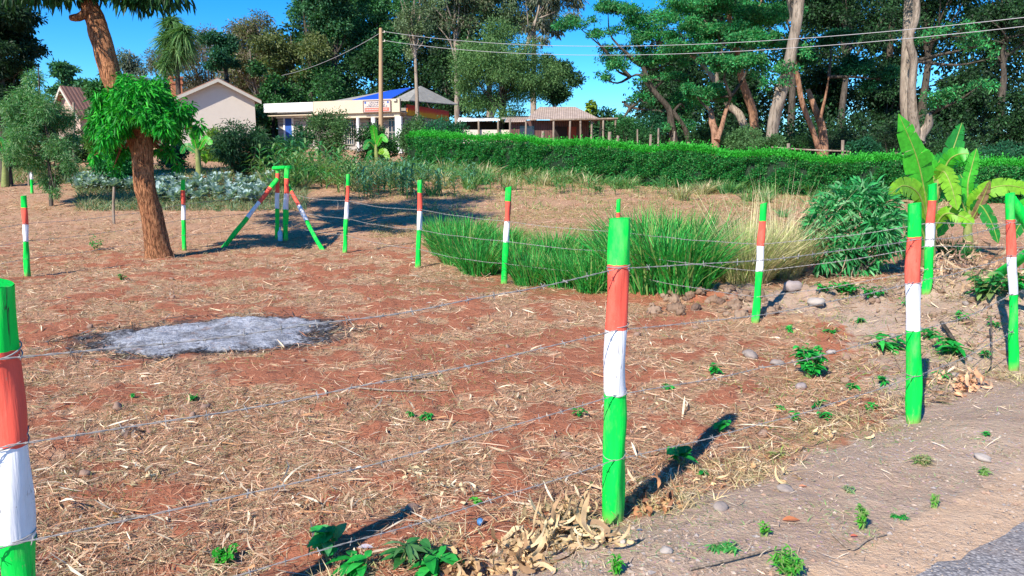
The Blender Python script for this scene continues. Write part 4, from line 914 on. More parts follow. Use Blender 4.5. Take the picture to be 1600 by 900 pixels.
# tin roofed shed with a porch
P0 = at(895, 200, 42); P0[2] = gz(P0[0], P0[1]) - .2
sd_ = thing('shed', 'brown board shed with a weathered hipped tin roof and pole porch', 'shed', P0, R(-4)); z4 = at(895, 188, 43)[2] - P0[2]; z5 = at(895, 168, 44.5)[2] - P0[2]
bbox(sd_, 'wall', (-3.4, .9, 0), (.9, 1.05, z4), M_dbrick); bbox(sd_, 'wall', (.75, 1.06, 0), (.9, 5, z4), M_dbrick)
bbox(sd_, 'doorway', (-1.1, .85, 0), (-.3, .89, z4 - .35), M_dark); bbox(sd_, 'window', (-2.9, .85, .9), (-2.1, .89, z4 - .3), M_glassd); bbox(sd_, 'door', (-.28, .84, 0), (.2, .88, z4 - .35), plain('rusty_red', (.28, .05, .03), .7))  # the doorway is a dark panel coloured as the shade inside
for V in ([(-2.5, .3, z4), (1.4, .3, z4), (.15, 2.7, z5), (-1.9, 2.7, z5)],): prism(sd_, 'roof', V, M_thatch, (0, 0, .06))
prism(sd_, 'roof', [(1.4, .3, z4), (1.4, 5.1, z4), (.15, 2.7, z5)], M_thatch, (0, 0, .06))
prism(sd_, 'roof', [(-3.7, .5, z4 - .12), (-2.55, .5, z4 - .10), (-2.55, 2.5, z4 + .22), (-3.7, 2.5, z4 + .2)], M_thatch, (0, 0, .06))
prism(sd_, 'porch_roof', [(-1.2, -1.6, z4 - .16), (2.3, -1.6, z4 - .10), (2.3, .6, z4 - .04), (-1.2, .6, z4 - .06)], B_wood, (0, 0, .07))
for x, y in ((-1.0, -1.5), (-.2, -1.5), (.45, -1.5), (.95, -1.3), (1.6, -1.5), (2.15, -1.5), (1.4, -.3)):
    mb = MB(); tube(mb, [(x, y, -.2), (x + U(-.1, .1), y, z4 - .14)], .055, 7, jit=.1); mb.build('porch_post', B_wood, sd_, True)
P0 = at(770, 200, 45); P0[2] = gz(P0[0], P0[1])
lo = thing('lean_to', 'low open lean-to with a pale sheet roof behind the hedge', 'lean-to', P0, R(2)); z6 = at(770, 188, 45)[2] - P0[2]
prism(lo, 'roof', [(-2.0, -.6, z6 - .12), (.4, -.6, z6 - .05), (.4, 1.5, z6 + .22), (-2.0, 1.5, z6 + .2)], M_white, (0, 0, .05))
prism(lo, 'roof', [(.5, -.7, z6 + .02), (2.9, -.7, z6 + .05), (2.9, 1.5, z6 + .3), (.5, 1.5, z6 + .32)], M_hip, (0, 0, .05))
bbox(lo, 'back_wall', (-1.9, 1.3, 0), (2.8, 1.4, z6), M_dark); bbox(lo, 'low_wall', (-1.9, -.4, 0), (2.8, -.25, z6 - .55), M_wallc)
for x in (-1.85, -.8, .3, 1.3, 2.1, 2.75): mb = MB(); tube(mb, [(x, -.55, -.1), (x, -.55, z6 - .03)], .06, 7, jit=.1); mb.build('post', B_wood, lo, True)

# ------------------------------------------------------------------ utility pole and cables
pb = at(594, 200, 46); pb[2] = gz(pb[0], pb[1]); ptop = at(595, 44, 46)
up_ = thing('utility_pole', 'tall bare wooden utility pole in front of the shop', 'utility pole', pb)
mb = MB(); tube(mb, [[0, 0, -.3], (ptop - pb) * .5, ptop - pb], [.15, .125, .10], 10, jit=.04); mb.build('pole', plain('pole_wood', (.42, .28, .16), .85, 8, .25, .3, stretch=(1, 1, .1)), up_, True)
for dz in (-.25, -.75):
    mb = MB(); q = ptop - pb + [.1, -.1, dz]; tube(mb, [q, q + [.12, 0, 0]], .02, 6); tube(mb, [q + [.12, 0, -.02], q + [.12, 0, .1]], [.045, .03], 8); mb.build('insulator', M_trim, up_, True)
M_cable = plain('cable', (.42, .41, .42), .5, 30, .1, 0)
for k, (y0, ym, y1) in enumerate(((50, 63, 24), (62, 75, 38))):
    A_ = ptop + [.2, -.1, -.2 - .5 * k]; Z_ = at(1760, y1 - 16, 22); n_ = 60; t = np.linspace(0, 1, n_)[:, None]; Pc = A_ * (1 - t) + Z_ * t; Pc[:, 2] -= (4 * t * (1 - t))[:, 0] * .95
    mb = MB(); tube(mb, Pc, .011, 5); tag(mb.build('cable', M_cable, None, True), ['upper', 'lower'][k] + ' power cable running right from the utility pole', 'cable', 'power cables')
A_ = ptop + [-.1, 0, -.3]; Z_ = at(440, 118, 56); t = np.linspace(0, 1, 30)[:, None]; Pc = A_ * (1 - t) + Z_ * t; Pc[:, 2] -= (4 * t * (1 - t))[:, 0] * .3
mb = MB(); tube(mb, Pc, .012, 5); tag(mb.build('cable', M_cable, None, True), 'thin cable sloping down left from the utility pole', 'cable', 'power cables')

# ------------------------------------------------------------------ wooden stakes and rail fence
def stake(px, bot, top, r, label, lean=0, d=None, group='rough wooden stakes'):
    b = ground(px, bot) if d is None else at(px, bot, d)
    if d: b[2] = gz(b[0], b[1])
    tp = at(px + lean, top, b[1]) - b; mb = MB(); tube(mb, curve([[0, 0, -.1], tp * .5 + rng.normal(0, .01, 3), tp], 6), [r, r * .95, r, r * .9, r * .92, r * .85], 7, jit=.15)
    o = mb.build('wooden_stake', B_wood, None, True); o.location = b; tag(o, label, 'stake', group)
for a_ in [(677, 258, 233, .06, 'short grey stake left of the two at the hedge end'), (702, 262, 224, .035, 'thin stake right in front of the hedge end'), (557, 262, 236, .04, 'stake in front of the low bush behind the maize'),
           (178, 350, 292, .035, 'thin cane stake standing in the left of the field'), (145, 285, 246, .05, 'stake left of the leafy bush near the mango'), (45, 290, 235, .045, 'stake behind the feathery tree at the left edge'),
           (208, 292, 250, .05, 'stake close left of the mango trunk'), (115, 265, 160, .05, 'tall thin stake beside the steep gabled house'), (1281, 262, 238, .025, 'dry stick poking out of the hedge front')]:
    stake(*a_)
for px, top, r, ln, lab in [(953, 206, .10, 0, 'thick cut stake behind the hedge right of the shed'), (958, 212, .08, 8, 'leaning cut stake behind the hedge right of the shed'), (1017, 210, .07, 0, 'pale stake behind the hedge, left of a taller one'), (1028, 200, .05, 1, 'tall brown stake behind the hedge'),
                            (996, 202, .04, 0, 'thin pale stake behind the hedge in the bushes'), (1054, 205, .05, 0, 'stake left of the twisted trunk foot'), (843, 205, .10, 6, 'slanting cut log end on top of the hedge line'), (797, 186, .06, 0, 'stake under the big rounded tree'), (820, 190, .05, 2, 'stake left of the shed wall'), (1076, 222, .09, 0, 'thick short stump behind the hedge')]:
    stake(px, 230, top, r, lab, ln, d=37.5)
rf = thing('rail_fence', 'weathered rail fence behind the hedge under the big trees', 'fence', at(1315, 245, 34) * [1, 1, 0]); o0 = np.array(rf.location)
for px, tp in ((1232, 224), (1317, 219), (1400, 238)):
    q = at(px, 260, 34 - (px - 1232) * .012); q[2] = gz(q[0], q[1]); t_ = at(px, tp, q[1]); mb = MB(); tube(mb, [q - o0, t_ - o0], .07, 7, jit=.1); mb.build('post', B_wood, rf, True)
for (x0, y0, x1, y1) in ((1205, 230, 1315, 236), (1315, 236, 1430, 243), (1315, 241, 1430, 250)):
    mb = MB(); tube(mb, curve([at(x0, y0, 34.2) - o0, at((x0 + x1) / 2, (y0 + y1) / 2 + 1, 33.8) - o0, at(x1, y1, 32.9) - o0], 8), .035, 6, jit=.15); mb.build('rail', B_wood, rf, True)

# ------------------------------------------------------------------ crops
def blades(n, h, w_, cols, spread=.1, lean=.35, bend=.6, prof=(.7, 1, .7, .05), mb=None, c=(0, 0, 0)):
    mb = mb or MB(); a = rng.uniform(0, 6.28, n); r_ = spread * np.sqrt(rng.random(n)); ln = np.abs(rng.normal(lean, lean * .5, n))
    B = np.stack([np.cos(a) * r_, np.sin(a) * r_, np.zeros(n) - .03], 1) + c; ao = a + rng.normal(0, .6, n)
    d = np.stack([np.cos(ao) * ln, np.sin(ao) * ln, np.ones(n)], 1); L = rng.uniform(.5, 1.1, n) * h
    bd = np.stack([np.cos(ao) * bend * ln * 1.2, np.sin(ao) * bend * ln * 1.2, -bend * rng.uniform(.3, 1, n)], 1) * L[:, None]
    strips(mb, B, d, np.stack([-np.sin(ao), np.cos(ao), np.zeros(n)], 1) + rng.normal(0, .4, (n, 3)), L, w_ * rng.uniform(.6, 1.2, n), pick(cols, n, .25), prof, bd); return mb
def maize(h, cols):
    mb = MB(); tube(mb, [[0, 0, -.05], [0, 0, h * .75]], [.018, .008], 5, (.12, .22, .06)); n = 11
    z = np.linspace(.15, .75, n) * h; a = np.arange(n) * math.pi + rng.normal(0, .5, n); dd = np.stack([np.cos(a) * .8, np.sin(a) * .8, np.full(n, .9)], 1)
    strips(mb, np.stack([z * 0, z * 0, z], 1), dd, np.stack([-np.sin(a), np.cos(a), a * 0], 1), h * .55 * rng.uniform(.8, 1.2, n), .055, pick(cols, n), (.6, 1, .8, .05), np.array([0, 0, -.40 * h]) + dd * [.1, .1, 0], fold=.3)
    return mb.mesh('maize_plant', M_leaf)
mzs = [maize(U(.8, 1.2), [(.06, .28, .08), (.12, .36, .10), (.22, .38, .14)]) for _ in range(5)]; mzb = [maize(U(.7, 1.0), [(.09, .27, .15), (.14, .34, .20)]) for _ in range(4)]
for k in range(130):
    px = U(395, 660); py = U(268, 300) if px < 520 else U(270, 312); 
    if k > 105: px = U(555, 745); py = U(283, 312)
    blue = px > 560; s0_ = 1.0 if blue else 1.2; b = ground(px, py); o = link('maize_plant', (mzb if blue else mzs)[rng.integers(0, 4)]); o.location = b; o.rotation_euler = (U(-.1, .1), U(-.1, .1), U(0, 6.28)); s_ = U(.9, 1.35) * s0_; o.scale = (s_, s_, s_)
    tag(o, 'small blue green maize plant in the rows left of the tall grass' if blue else 'light green maize plant behind the braced fence corner', 'maize plant', 'blue green maize plants' if blue else 'light green maize plants')
for k in range(60):
    px = U(720, 1060); py = U(278, 305) + (px - 720) * .01; b = ground(px, py); me = mzs[rng.integers(0, 5)]; o = link('maize_plant', me); o.location = b; s_ = U(.45, .85); o.scale = (s_, s_, s_); o.rotation_euler = (0, 0, U(0, 6.28))
    tag(o, 'thin young maize plant on the bare strip in front of the hedge', 'maize plant', 'young maize in front of the hedge')
# kale / cabbage patch: bluish rosettes
def rosette(cols, n=16, r_=.22):
    mb = MB(); a = np.arange(n) * 2.4; e = np.linspace(.2, 1.1, n); d = np.stack([np.cos(a) * np.cos(e), np.sin(a) * np.cos(e), np.sin(e)], 1)
    strips(mb, d * .02 + [0, 0, .12], d, np.stack([-np.sin(a), np.cos(a), a * 0], 1), r_ * rng.uniform(.8, 1.2, n), r_ * .62, pick(cols, n, .12), (.3, 1, 1, .5), np.array([0, 0, -.05]) * np.ones((n, 1)), fold=.25)
    tube(mb, [[0, 0, -.05], [0, 0, .15]], .02, 5, (.2, .25, .15)); return mb.mesh('kale_plant', M_leaf)
kl = [rosette([(.30, .42, .40), (.38, .50, .50), (.18, .30, .26)]) for _ in range(4)]
for k in range(290):
    px = U(112, 425); py = U(285, 322) if px > 240 else U(284, 300); b = ground(px, py); o = link('kale_plant', kl[rng.integers(0, 4)]); o.location = b; s_ = U(.6, 1.15); o.scale = (s_, s_, s_ * 1.5); o.rotation_euler = (U(-.15, .15), U(-.15, .15), U(0, 6.28))
    tag(o, 'bluish kale plant in the patch behind the mango trunk', 'kale plant', 'bluish kale plants')
# weedy herbs in the patch
def region_shoots(name, label, n, px0, px1, py0, py1, cols, hr, wr, lean=.4, cat='grass', msk=None, prof=(1, .8, .1)):
    px = rng.uniform(px0, px1, n); py = rng.uniform(py0, py1, n); q = rng.integers(0, n, 60)
    G = np.array([ground(a_, b_) for a_, b_ in zip(np.linspace(px0, px1, 24).repeat(10), np.tile(np.linspace(py0, py1, 10), 24))]).reshape(24, 10, 3)
    u_ = (px - px0) / (px1 - px0) * 22.99; v_ = (py - py0) / (py1 - py0) * 8.99; ui = u_.astype(int); vi = v_.astype(int); fu = (u_ - ui)[:, None]; fv = (v_ - vi)[:, None]
    B = (G[ui, vi] * (1 - fu) + G[ui + 1, vi] * fu) * (1 - fv) + (G[ui, vi + 1] * (1 - fu) + G[ui + 1, vi + 1] * fu) * fv
    if msk is not None: k = rng.random(n) < msk(B[:, 0], B[:, 1], px, py); B = B[k]; n = len(B)
    B[:, 2] = H(B[:, 0], B[:, 1]) - .01; d = np.stack([rng.normal(0, lean, n), rng.normal(0, lean, n), np.ones(n)], 1); L = rng.uniform(*hr, n)
    bd = np.stack([d[:, 0] * .5, d[:, 1] * .5, -rng.uniform(.1, .5, n)], 1) * L[:, None]; mb = MB()
    strips(mb, B, d, rdir(n) * [1, 1, .1], L, rng.uniform(*wr, n), pick(cols, n, .25), prof, bd); return tag(mb.build(name, M_leaf), label, cat, kind='stuff')
region_shoots('weeds', 'tangled low weeds between the kale and the maize', 9000, 120, 480, 284, 330, [(.10, .20, .09), (.16, .26, .14), (.22, .26, .12), (.30, .30, .18)], (.12, .4), (.012, .03), .5)
region_shoots('verge_grass', 'green grass growing along the foot of the hedge', 34000, 640, 1500, 266, 330, [(.10, .26, .06), (.24, .34, .10), (.46, .42, .2), (.6, .5, .3)], (.08, .34), (.010, .022), .45, msk=lambda x, y, px, py: ((py < 284 + (px - 640) * .035) * .8 + .25) * sstep(.38, .55, fbm(x * 1.1, y * 1.1 + 9, 3)))
region_shoots('far_weeds', 'rough grass along the far left edge of the field', 7000, 0, 640, 262, 288, [(.06, .18, .05), (.14, .22, .07), (.26, .25, .12)], (.15, .45), (.015, .03), .4)
region_shoots('pale_grass', 'dry pale grass on the strip right of the tripod shadow', 42000, 580, 1270, 272, 372, [(.5, .4, .2), (.42, .36, .17), (.25, .28, .10)], (.05, .16), (.007, .014), .7, msk=lambda x, y, px, py: sstep(.36, .56, fbm(x * .9, y * .9 + 30, 3)))
# tall napier grass: clumps
nps = []
for k in range(4): nps.append(blades(620, 1.0, .020, [(.03, .32, .05), (.05, .42, .07), (.09, .50, .09), (.02, .20, .04), (.28, .40, .12)], .34, .34, .38).mesh('napier_clump', M_leaf))
for i, (px, py, s_) in enumerate([(700, 398, .85), (720, 412, .95), (748, 428, .8), (762, 405, .9), (812, 425, .8), (830, 445, .7), (858, 430, .85), (885, 450, .75), (908, 432, .85), (930, 455, .75), (940, 425, .9), (985, 450, .95), (1012, 440, 1.1), (1030, 452, 1.0), (1048, 430, 1.15), (1062, 450, .95), (1000, 415, 1.1), (1075, 425, 1.1), (790, 400, .8), (735, 385, .9), (690, 380, .8), (870, 408, .8)]):
    o = link('napier_clump', nps[i % 4]); o.location = ground(px, py); s_ *= 1.0 + .2 * (px > 970); o.scale = (s_, s_, s_); o.rotation_euler = (0, 0, U(0, 6.28)); tag(o, 'tall bright green grass clump in the band across the middle of the field', 'grass clump', 'tall green grass clumps')
hc_ = [blades(90, .9, .035, c_, .22, .35, .5).mesh('weed_clump', M_leaf) for c_ in ([(.16, .36, .10), (.26, .40, .16), (.10, .28, .08)], [(.46, .44, .24), (.34, .40, .18), (.56, .48, .3)], [(.08, .32, .10), (.14, .38, .14)])]
for k in range(95):
    px = U(745, 1290); py = 270 + (px - 745) * .055 + abs(rng.normal(0, 11)); o = link('weed_clump', hc_[k % 3]); o.location = ground(px, py); s_ = U(.45, 1.05); o.scale = (s_, s_, s_); o.rotation_euler = (0, 0, U(0, 6.28))
    tag(o, ['light green', 'straw coloured', 'fresh green'][k % 3] + ' leafy weed clump along the foot of the long hedge', 'weed clump', ['light green', 'straw coloured', 'fresh green'][k % 3] + ' clumps at the hedge foot')
for k in range(110):
    px = U(395, 760); py = 268 + abs(rng.normal(0, 16)); o = link('weed_clump', hc_[k % 3]); o.location = ground(px, py); s_ = U(.6, 1.25); o.scale = (s_, s_, s_); o.rotation_euler = (0, 0, U(0, 6.28))
    tag(o, ['light green', 'straw coloured', 'fresh green'][k % 3] + ' weed clump among the maize left of the hedge end', 'weed clump', ['light green', 'straw coloured', 'fresh green'][k % 3] + ' clumps among the maize')
for i, (px, py, h_, n, lab) in enumerate([(1165, 442, 1.15, 2200, 'pale dry tussock with long straw coloured blades left of the leaning post'), (1215, 432, 1.2, 1500, 'pale dry tussock right behind the leaning post')]):
    b = ground(px, py); mb = blades(n, h_, .009, [(.50, .52, .20), (.68, .62, .34), (.32, .46, .14), (.55, .5, .28)], .30, .38, .3); blades(90, h_ * 1.5, .010, [(.70, .60, .38), (.6, .56, .3)], .16, .42, .15, mb=mb)
    o = mb.build('grass_tussock', M_straw); o.location = b; tag(o, lab, 'grass tussock')
#@@PART4

# ------------------------------------------------------------------ banana plants, leafy shrub
def banana_leaf(P, wd, col, parent, tear=.35, side0=None, name='leaf', droop=.25):
    """midrib path P; the two blades are rows of separate slips, as wind tears them"""
    P = curve(P, 34); T = norm(np.gradient(P, axis=0)); mb = MB(); n = len(P)
    sd_ = norm(np.cross(T, side0 if side0 is not None else np.array([0, -1, .25])))
    prof = np.interp(np.linspace(0, 1, n), [0, .06, .18, .6, .88, 1], [.05, .3, .85, 1, .62, .04]) * wd / 2
    dn = norm(np.cross(T, sd_))
    for s_ in (-1, 1):
        k = 0; off = 0.0
        while k < n - 1:
            m_ = min(n - 1 - k, int(rng.integers(1, 6))); off = rng.normal(0, .09); dr = rng.uniform(.0, droop); cc_ = np.array(col) * U(.85, 1.15)
            V = []
            for q in range(k, k + m_ + 1):
                g_ = .12 if rng.random() < tear and q in (k, k + m_) else 0; w0 = prof[q] * (1 - g_)
                base = P[q]; o1 = base + sd_[q] * s_ * w0 * .5 + T[q] * w0 * .12 + dn[q] * off * w0 * .5; o2 = base + sd_[q] * s_ * w0 + T[q] * w0 * .28 + dn[q] * off * w0 + np.array([0, 0, -1]) * w0 * dr * .7
                if q == k and k > 0: o2 = o2 + T[q] * w0 * .10
                if q == k + m_ and q < n - 1: o2 = o2 - T[q] * w0 * .06
                V += [base, o1, o2]
            F = []
            for q in range(m_):
                for r_ in range(2): F.append((q * 3 + r_, q * 3 + r_ + 1, (q + 1) * 3 + r_ + 1, (q + 1) * 3 + r_))
            mb.add(V, F, cc_); k += m_
    tube(mb, P, np.linspace(.022, .006, n), 5, np.array([.35, .45, .10]), cap=False)
    return mb.build(name, M_banana, parent, True)
def banana(label, bpx, stems, leaves, D=None):
    b = ground(*bpx); D = b[1]; r = thing('banana_plant', label, 'banana plant', b)
    for path, r0, r1 in stems:
        mb = MB(); tube(mb, curve([at(x, y, D) - b for x, y in path], 10), np.linspace(r0, r1, 10), 10, pick([(.22, .26, .08)], 10, .2), jit=.1); mb.build('stem', vc_stem, r, True)
    for pts, w_, col, *ex in leaves:
        P = [at(x, y, D + dz) - b for (x, y), dz in zip(pts, np.linspace(0, ex[0] if ex else rng.uniform(-.5, .3), len(pts)))]
        banana_leaf(P, .86 * w_ / FPX * D, col, r, tear=ex[1] if len(ex) > 1 else .35)
    return r
vc_stem = vcolmat('banana_stem', .6, .3, 12)
LG, YG, DG, BR = (.06, .46, .03), (.20, .48, .03), (.025, .26, .04), (.36, .22, .13)
banana('banana plant with one tall upright leaf behind the posts on the right', (1450, 418), [([(1450, 420), (1452, 370), (1458, 320), (1466, 280)], .13, .05)],
       [([(1448, 350), (1446, 310), (1432, 245), (1404, 178)], 50, LG, -.4, .15), ([(1450, 350), (1436, 305), (1412, 290), (1388, 306)], 36, YG, -.6), ([(1466, 310), (1478, 265), (1492, 225), (1503, 192)], 34, DG, .2, .6), ([(1462, 300), (1455, 262), (1442, 240), (1430, 236)], 32, LG, .3),
        ([(1468, 290), (1480, 255), (1495, 242), (1514, 240)], 34, LG, -.3), ([(1466, 285), (1474, 268), (1486, 290), (1496, 328)], 36, YG, -.4), ([(1455, 365), (1475, 335), (1502, 338), (1522, 350)], 28, YG, -.5), ([(1448, 375), (1430, 345), (1400, 345), (1372, 372)], 34, DG, -.6), ([(1462, 320), (1470, 290), (1465, 260), (1476, 240)], 40, DG, .4, .6), ([(1450, 400), (1440, 360), (1425, 365), (1412, 395)], 26, DG, -.3)])
banana('banana plant with a browned hanging leaf behind the last post', (1516, 400), [([(1514, 402), (1512, 360), (1516, 320)], .11, .05)],
       [([(1514, 330), (1512, 290), (1518, 262), (1526, 232)], 26, LG, .1, .6), ([(1512, 340), (1500, 310), (1494, 300), (1490, 318)], 24, DG, -.2), ([(1516, 345), (1530, 305), (1570, 290), (1625, 300)], 34, YG, -.4, .2), ([(1514, 350), (1526, 330), (1538, 305), (1547, 282)], 18, BR, -.3, .7),
        ([(1514, 360), (1500, 335), (1480, 345), (1465, 370)], 26, LG, -.4), ([(1516, 340), (1530, 320), (1548, 345), (1560, 380)], 28, DG, -.4), ([(1514, 330), (1520, 300), (1508, 285), (1500, 272)], 30, DG, .3, .6)])
banana('banana plant with a stiff yellow leaf at the right edge', (1640, 410), [([(1640, 412), (1642, 360), (1645, 330)], .10, .06)],
       [([(1642, 360), (1620, 335), (1598, 345), (1580, 375)], 30, DG, -.4), ([(1642, 350), (1640, 300), (1650, 260)], 30, LG), ([(1645, 350), (1618, 320), (1600, 322), (1590, 340)], 26, LG, .2)])
banana('small banana plant right of the mango tree crown', (312, 284), [([(312, 285), (310, 255), (308, 232)], .14, .07)],
       [([(308, 235), (300, 205), (290, 200)], 18, LG), ([(310, 235), (320, 218), (332, 225)], 14, LG), ([(308, 236), (305, 212), (312, 200)], 16, DG), ([(310, 240), (292, 228), (282, 240)], 14, DG), ([(310, 242), (318, 240), (322, 256)], 12, YG)])
banana('small banana plant in front of the shop window', (590, 262), [([(590, 262), (588, 240), (587, 225)], .12, .06)],
       [([(588, 230), (584, 205), (582, 195)], 14, LG), ([(588, 230), (596, 214), (606, 222)], 12, LG), ([(588, 232), (577, 222), (568, 234)], 13, DG), ([(590, 240), (600, 236), (608, 250)], 12, YG), ([(588, 238), (580, 240), (572, 252)], 14, DG)])
banana('banana plant half cut by the left picture edge', (8, 292), [([(8, 292), (8, 262), (6, 240)], .13, .06)],
       [([(6, 245), (14, 222), (28, 228)], 14, LG), ([(6, 245), (16, 240), (26, 252)], 12, DG), ([(6, 245), (0, 220), (-14, 222)], 14, DG), ([(7, 250), (18, 246), (24, 258)], 10, LG)])
# lance-leaved shrub left of the foreground bananas
b = ground(1335, 432); sb_ = thing('leafy_shrub', 'big dark leafy shrub with long pointed leaves left of the banana plant', 'shrub', b); D = b[1]; cl = []; mb = MB()
for (x, y, r_) in [(1290, 330, 24), (1320, 312, 26), (1350, 305, 26), (1378, 320, 22), (1300, 365, 28), (1335, 345, 30), (1370, 355, 26), (1290, 395, 22), (1325, 390, 28), (1360, 395, 24), (1385, 345, 18), (1345, 415, 22), (1310, 415, 18), (1275, 355, 16), (1392, 375, 12)]:
    cl.append((at(x, y, D + U(-.3, .3)) - b, np.array([r_, r_, r_]) / FPX * D))
limbs(mb, [0, 0, -.05], [c for c, r in cl], .02, wob=.15); mb.build('stems', B_dark, sb_, True); mb = MB()
for c, r_ in cl:
    k = 230; Pp, d = blob(c, r_, k, 2.5); dv = norm(d * .9 + rdir(k) * .7 + [0, 0, .15]); Ls = rng.uniform(.12, .25, k)
    strips(mb, Pp, dv, rdir(k), Ls, rng.uniform(.03, .05, k), pick([(.035, .32, .09), (.06, .40, .12), (.025, .20, .06), (.20, .48, .22)], k, .25), (.3, 1, .7, .05), np.array([0, 0, -.32]) * Ls[:, None], fold=.25)
mb.build('foliage', M_leaf, sb_)
# iris-like clumps under the bananas, low weeds
for px, py, s_, lab in [(1480, 400, .5, 'sword leaved clump under the tall banana leaf'), (1505, 408, .45, 'sword leaved clump left of the last post'), (1425, 405, .5, 'sword leaved clump behind the thick right post')]:
    o = blades(140, 1.1, .03, [(.02, .16, .04), (.04, .24, .06)], .3, .3, .3).build('sword_leaf_clump', M_leaf); o.location = ground(px, py); o.scale = (s_,) * 3; tag(o, lab, 'plant')
def weed(px, py, h, n, Lf, Wf, label, cols=((.02, .36, .05), (.04, .44, .07), (.015, .24, .04)), spread=.5, name='weed', up=.5, mt=None):
    b = ground(px, py); r = thing(name, label, 'weed', b); mb = MB(); st = MB(); k = max(3, n // 9); tips = []
    for q in range(k):
        a = U(0, 6.28); tp = np.array([math.cos(a) * h * spread * U(.2, 1), math.sin(a) * h * spread * U(.2, 1), h * U(.5, .95)]); tips.append(tp); limbs(st, [0, 0, -.02], [tp], .006, (.2, .3, .1), tipr=.4)
    st.build('stem', vc_stem, r, True); t = np.array(tips)[rng.integers(0, k, n)] * rng.uniform(.25, 1, (n, 1)); a = rng.uniform(0, 6.28, n)
    dv = norm(np.stack([np.cos(a), np.sin(a), rng.uniform(-.1, up, n)], 1)); Ls = Lf * rng.uniform(.5, 1.2, n)
    strips(mb, t, dv, np.stack([-np.sin(a), np.cos(a), rng.normal(0, .2, n)], 1), Ls, Wf * rng.uniform(.6, 1.15, n), pick(cols, n, .2), (.25, .9, 1, .65, .08), np.array([0, 0, -.35]) * Ls[:, None], fold=.22)
    mb.build('leaves', mt or M_leaf_gloss, r); return r
weed(1265, 590, .30, 170, .09, .055, 'dense rounded leafy weed on the bank left of the thick post', spread=.45)
weed(1117, 584, .10, 40, .06, .035, 'small leafy weed right of the foreground post, the upper one'); weed(1045, 609, .08, 26, .06, .03, 'small leafy weed just below left of another one')
weed(1065, 728, .14, 10, .13, .085, 'broad leaved seedling right of the foreground post foot', up=.9); weed(1127, 676, .10, 16, .07, .04, 'little leafy weed above the broad leaved seedling'); weed(1098, 745, .05, 9, .05, .03, 'tiny weed beside the dry leaves')
weed(515, 880, .20, 22, .12, .065, 'largest broad leaved weed at the bottom edge', ((.02, .34, .06), (.04, .42, .08), (.10, .40, .13)), .35, up=.9); weed(558, 893, .10, 14, .11, .05, 'broad leaved weed cut by the bottom edge', spread=.7); weed(630, 880, .12, 26, .11, .04, 'grey green lance leaved weed at the bottom edge', ((.08, .22, .07), (.14, .28, .11), (.04, .2, .05)), .8)
weed(672, 890, .08, 14, .14, .07, 'flat broad leaved weed right of the grey green one', spread=.8)
weed(354, 880, .07, 170, .03, .022, 'bushy little bright green weed in the lower left', ((.05, .42, .03), (.03, .32, .03)), .9); weed(302, 626, .05, 90, .03, .02, 'bright green tuft below the ash patch', spread=1.0); weed(206, 621, .03, 30, .025, .018, 'tiny green tuft left of the one below the ash')
weed(665, 658, .06, 80, .035, .02, 'bright green tuft in the middle of the field', spread=1.1); weed(640, 652, .05, 40, .03, .02, 'smaller green tuft left of the middle one', spread=1.); weed(908, 652, .08, 14, .06, .035, 'small weed left of the foreground post'); weed(743, 785, .03, 14, .03, .02, 'tiny sprout right of the pale straw heap', ((.06, .4, .04), (.1, .44, .05)))
weed(192, 437, .10, 30, .07, .04, 'small weed on the field below the mango trunk'); weed(150, 392, .35, 50, .10, .04, 'young green plant left of the mango trunk', spread=.5); weed(1275, 640, .10, 8, .07, .035, 'two leaved sprout below the rounded weed'); weed(1245, 658, .08, 16, .05, .03, 'sprout on the lower edge of the bank')
weed(1395, 550, .20, 40, .15, .055, 'coarse leaved weed left of the thick right post', spread=.9); weed(1485, 555, .18, 34, .14, .055, 'coarse leaved weed right of the thick right post', spread=.7); weed(1450, 530, .16, 26, .12, .05, 'dark leaved weed behind the thick right post')
weed(1320, 462, .18, 120, .09, .045, 'low dark leafy weed at the foot of the big shrub', spread=1.1); weed(1360, 465, .14, 90, .08, .04, 'low leafy weed right of the one under the big shrub', spread=1.2); weed(1290, 455, .12, 60, .07, .04, 'low leafy weed left of the one under the big shrub', spread=1.1)
weed(1100, 442, .28, 60, .10, .06, 'bright leafy weed at the right end of the tall grass', ((.04, .40, .05), (.02, .3, .04))); weed(1130, 425, .5, 90, .12, .07, 'bluish leafy plant between the tall grass and the tussock', ((.02, .18, .10), (.04, .24, .12), (.2, .3, .08)), .5)
weed(1535, 468, .34, 120, .12, .06, 'leafy weed beside the debris mound', ((.03, .24, .06), (.05, .3, .08), (.2, .3, .1)), .8); weed(1585, 460, .3, 70, .12, .06, 'leafy weed behind the last post', spread=.8)
weed(1345, 826, .12, 120, .03, .014, 'upright light green sprig on the roadside dirt', ((.10, .42, .04), (.2, .46, .1)), .25, up=1.2); weed(1460, 793, .08, 70, .022, .012, 'little light green sprig nearer the road', ((.10, .42, .04), (.2, .46, .1)), .25, up=1.2)
weed(1230, 897, .09, 260, .045, .010, 'round grassy tuft at the bottom of the roadside', ((.06, .36, .04), (.14, .42, .06)), .9, up=1.0); weed(963, 898, .10, 60, .04, .012, 'thin bright sprig at the bottom edge', ((.06, .42, .03),), .3, up=1.2); weed(1130, 858, .03, 90, .05, .008, 'flat green grass tuft on the roadside', ((.06, .36, .07), (.1, .4, .1)), 2.2, up=.3)
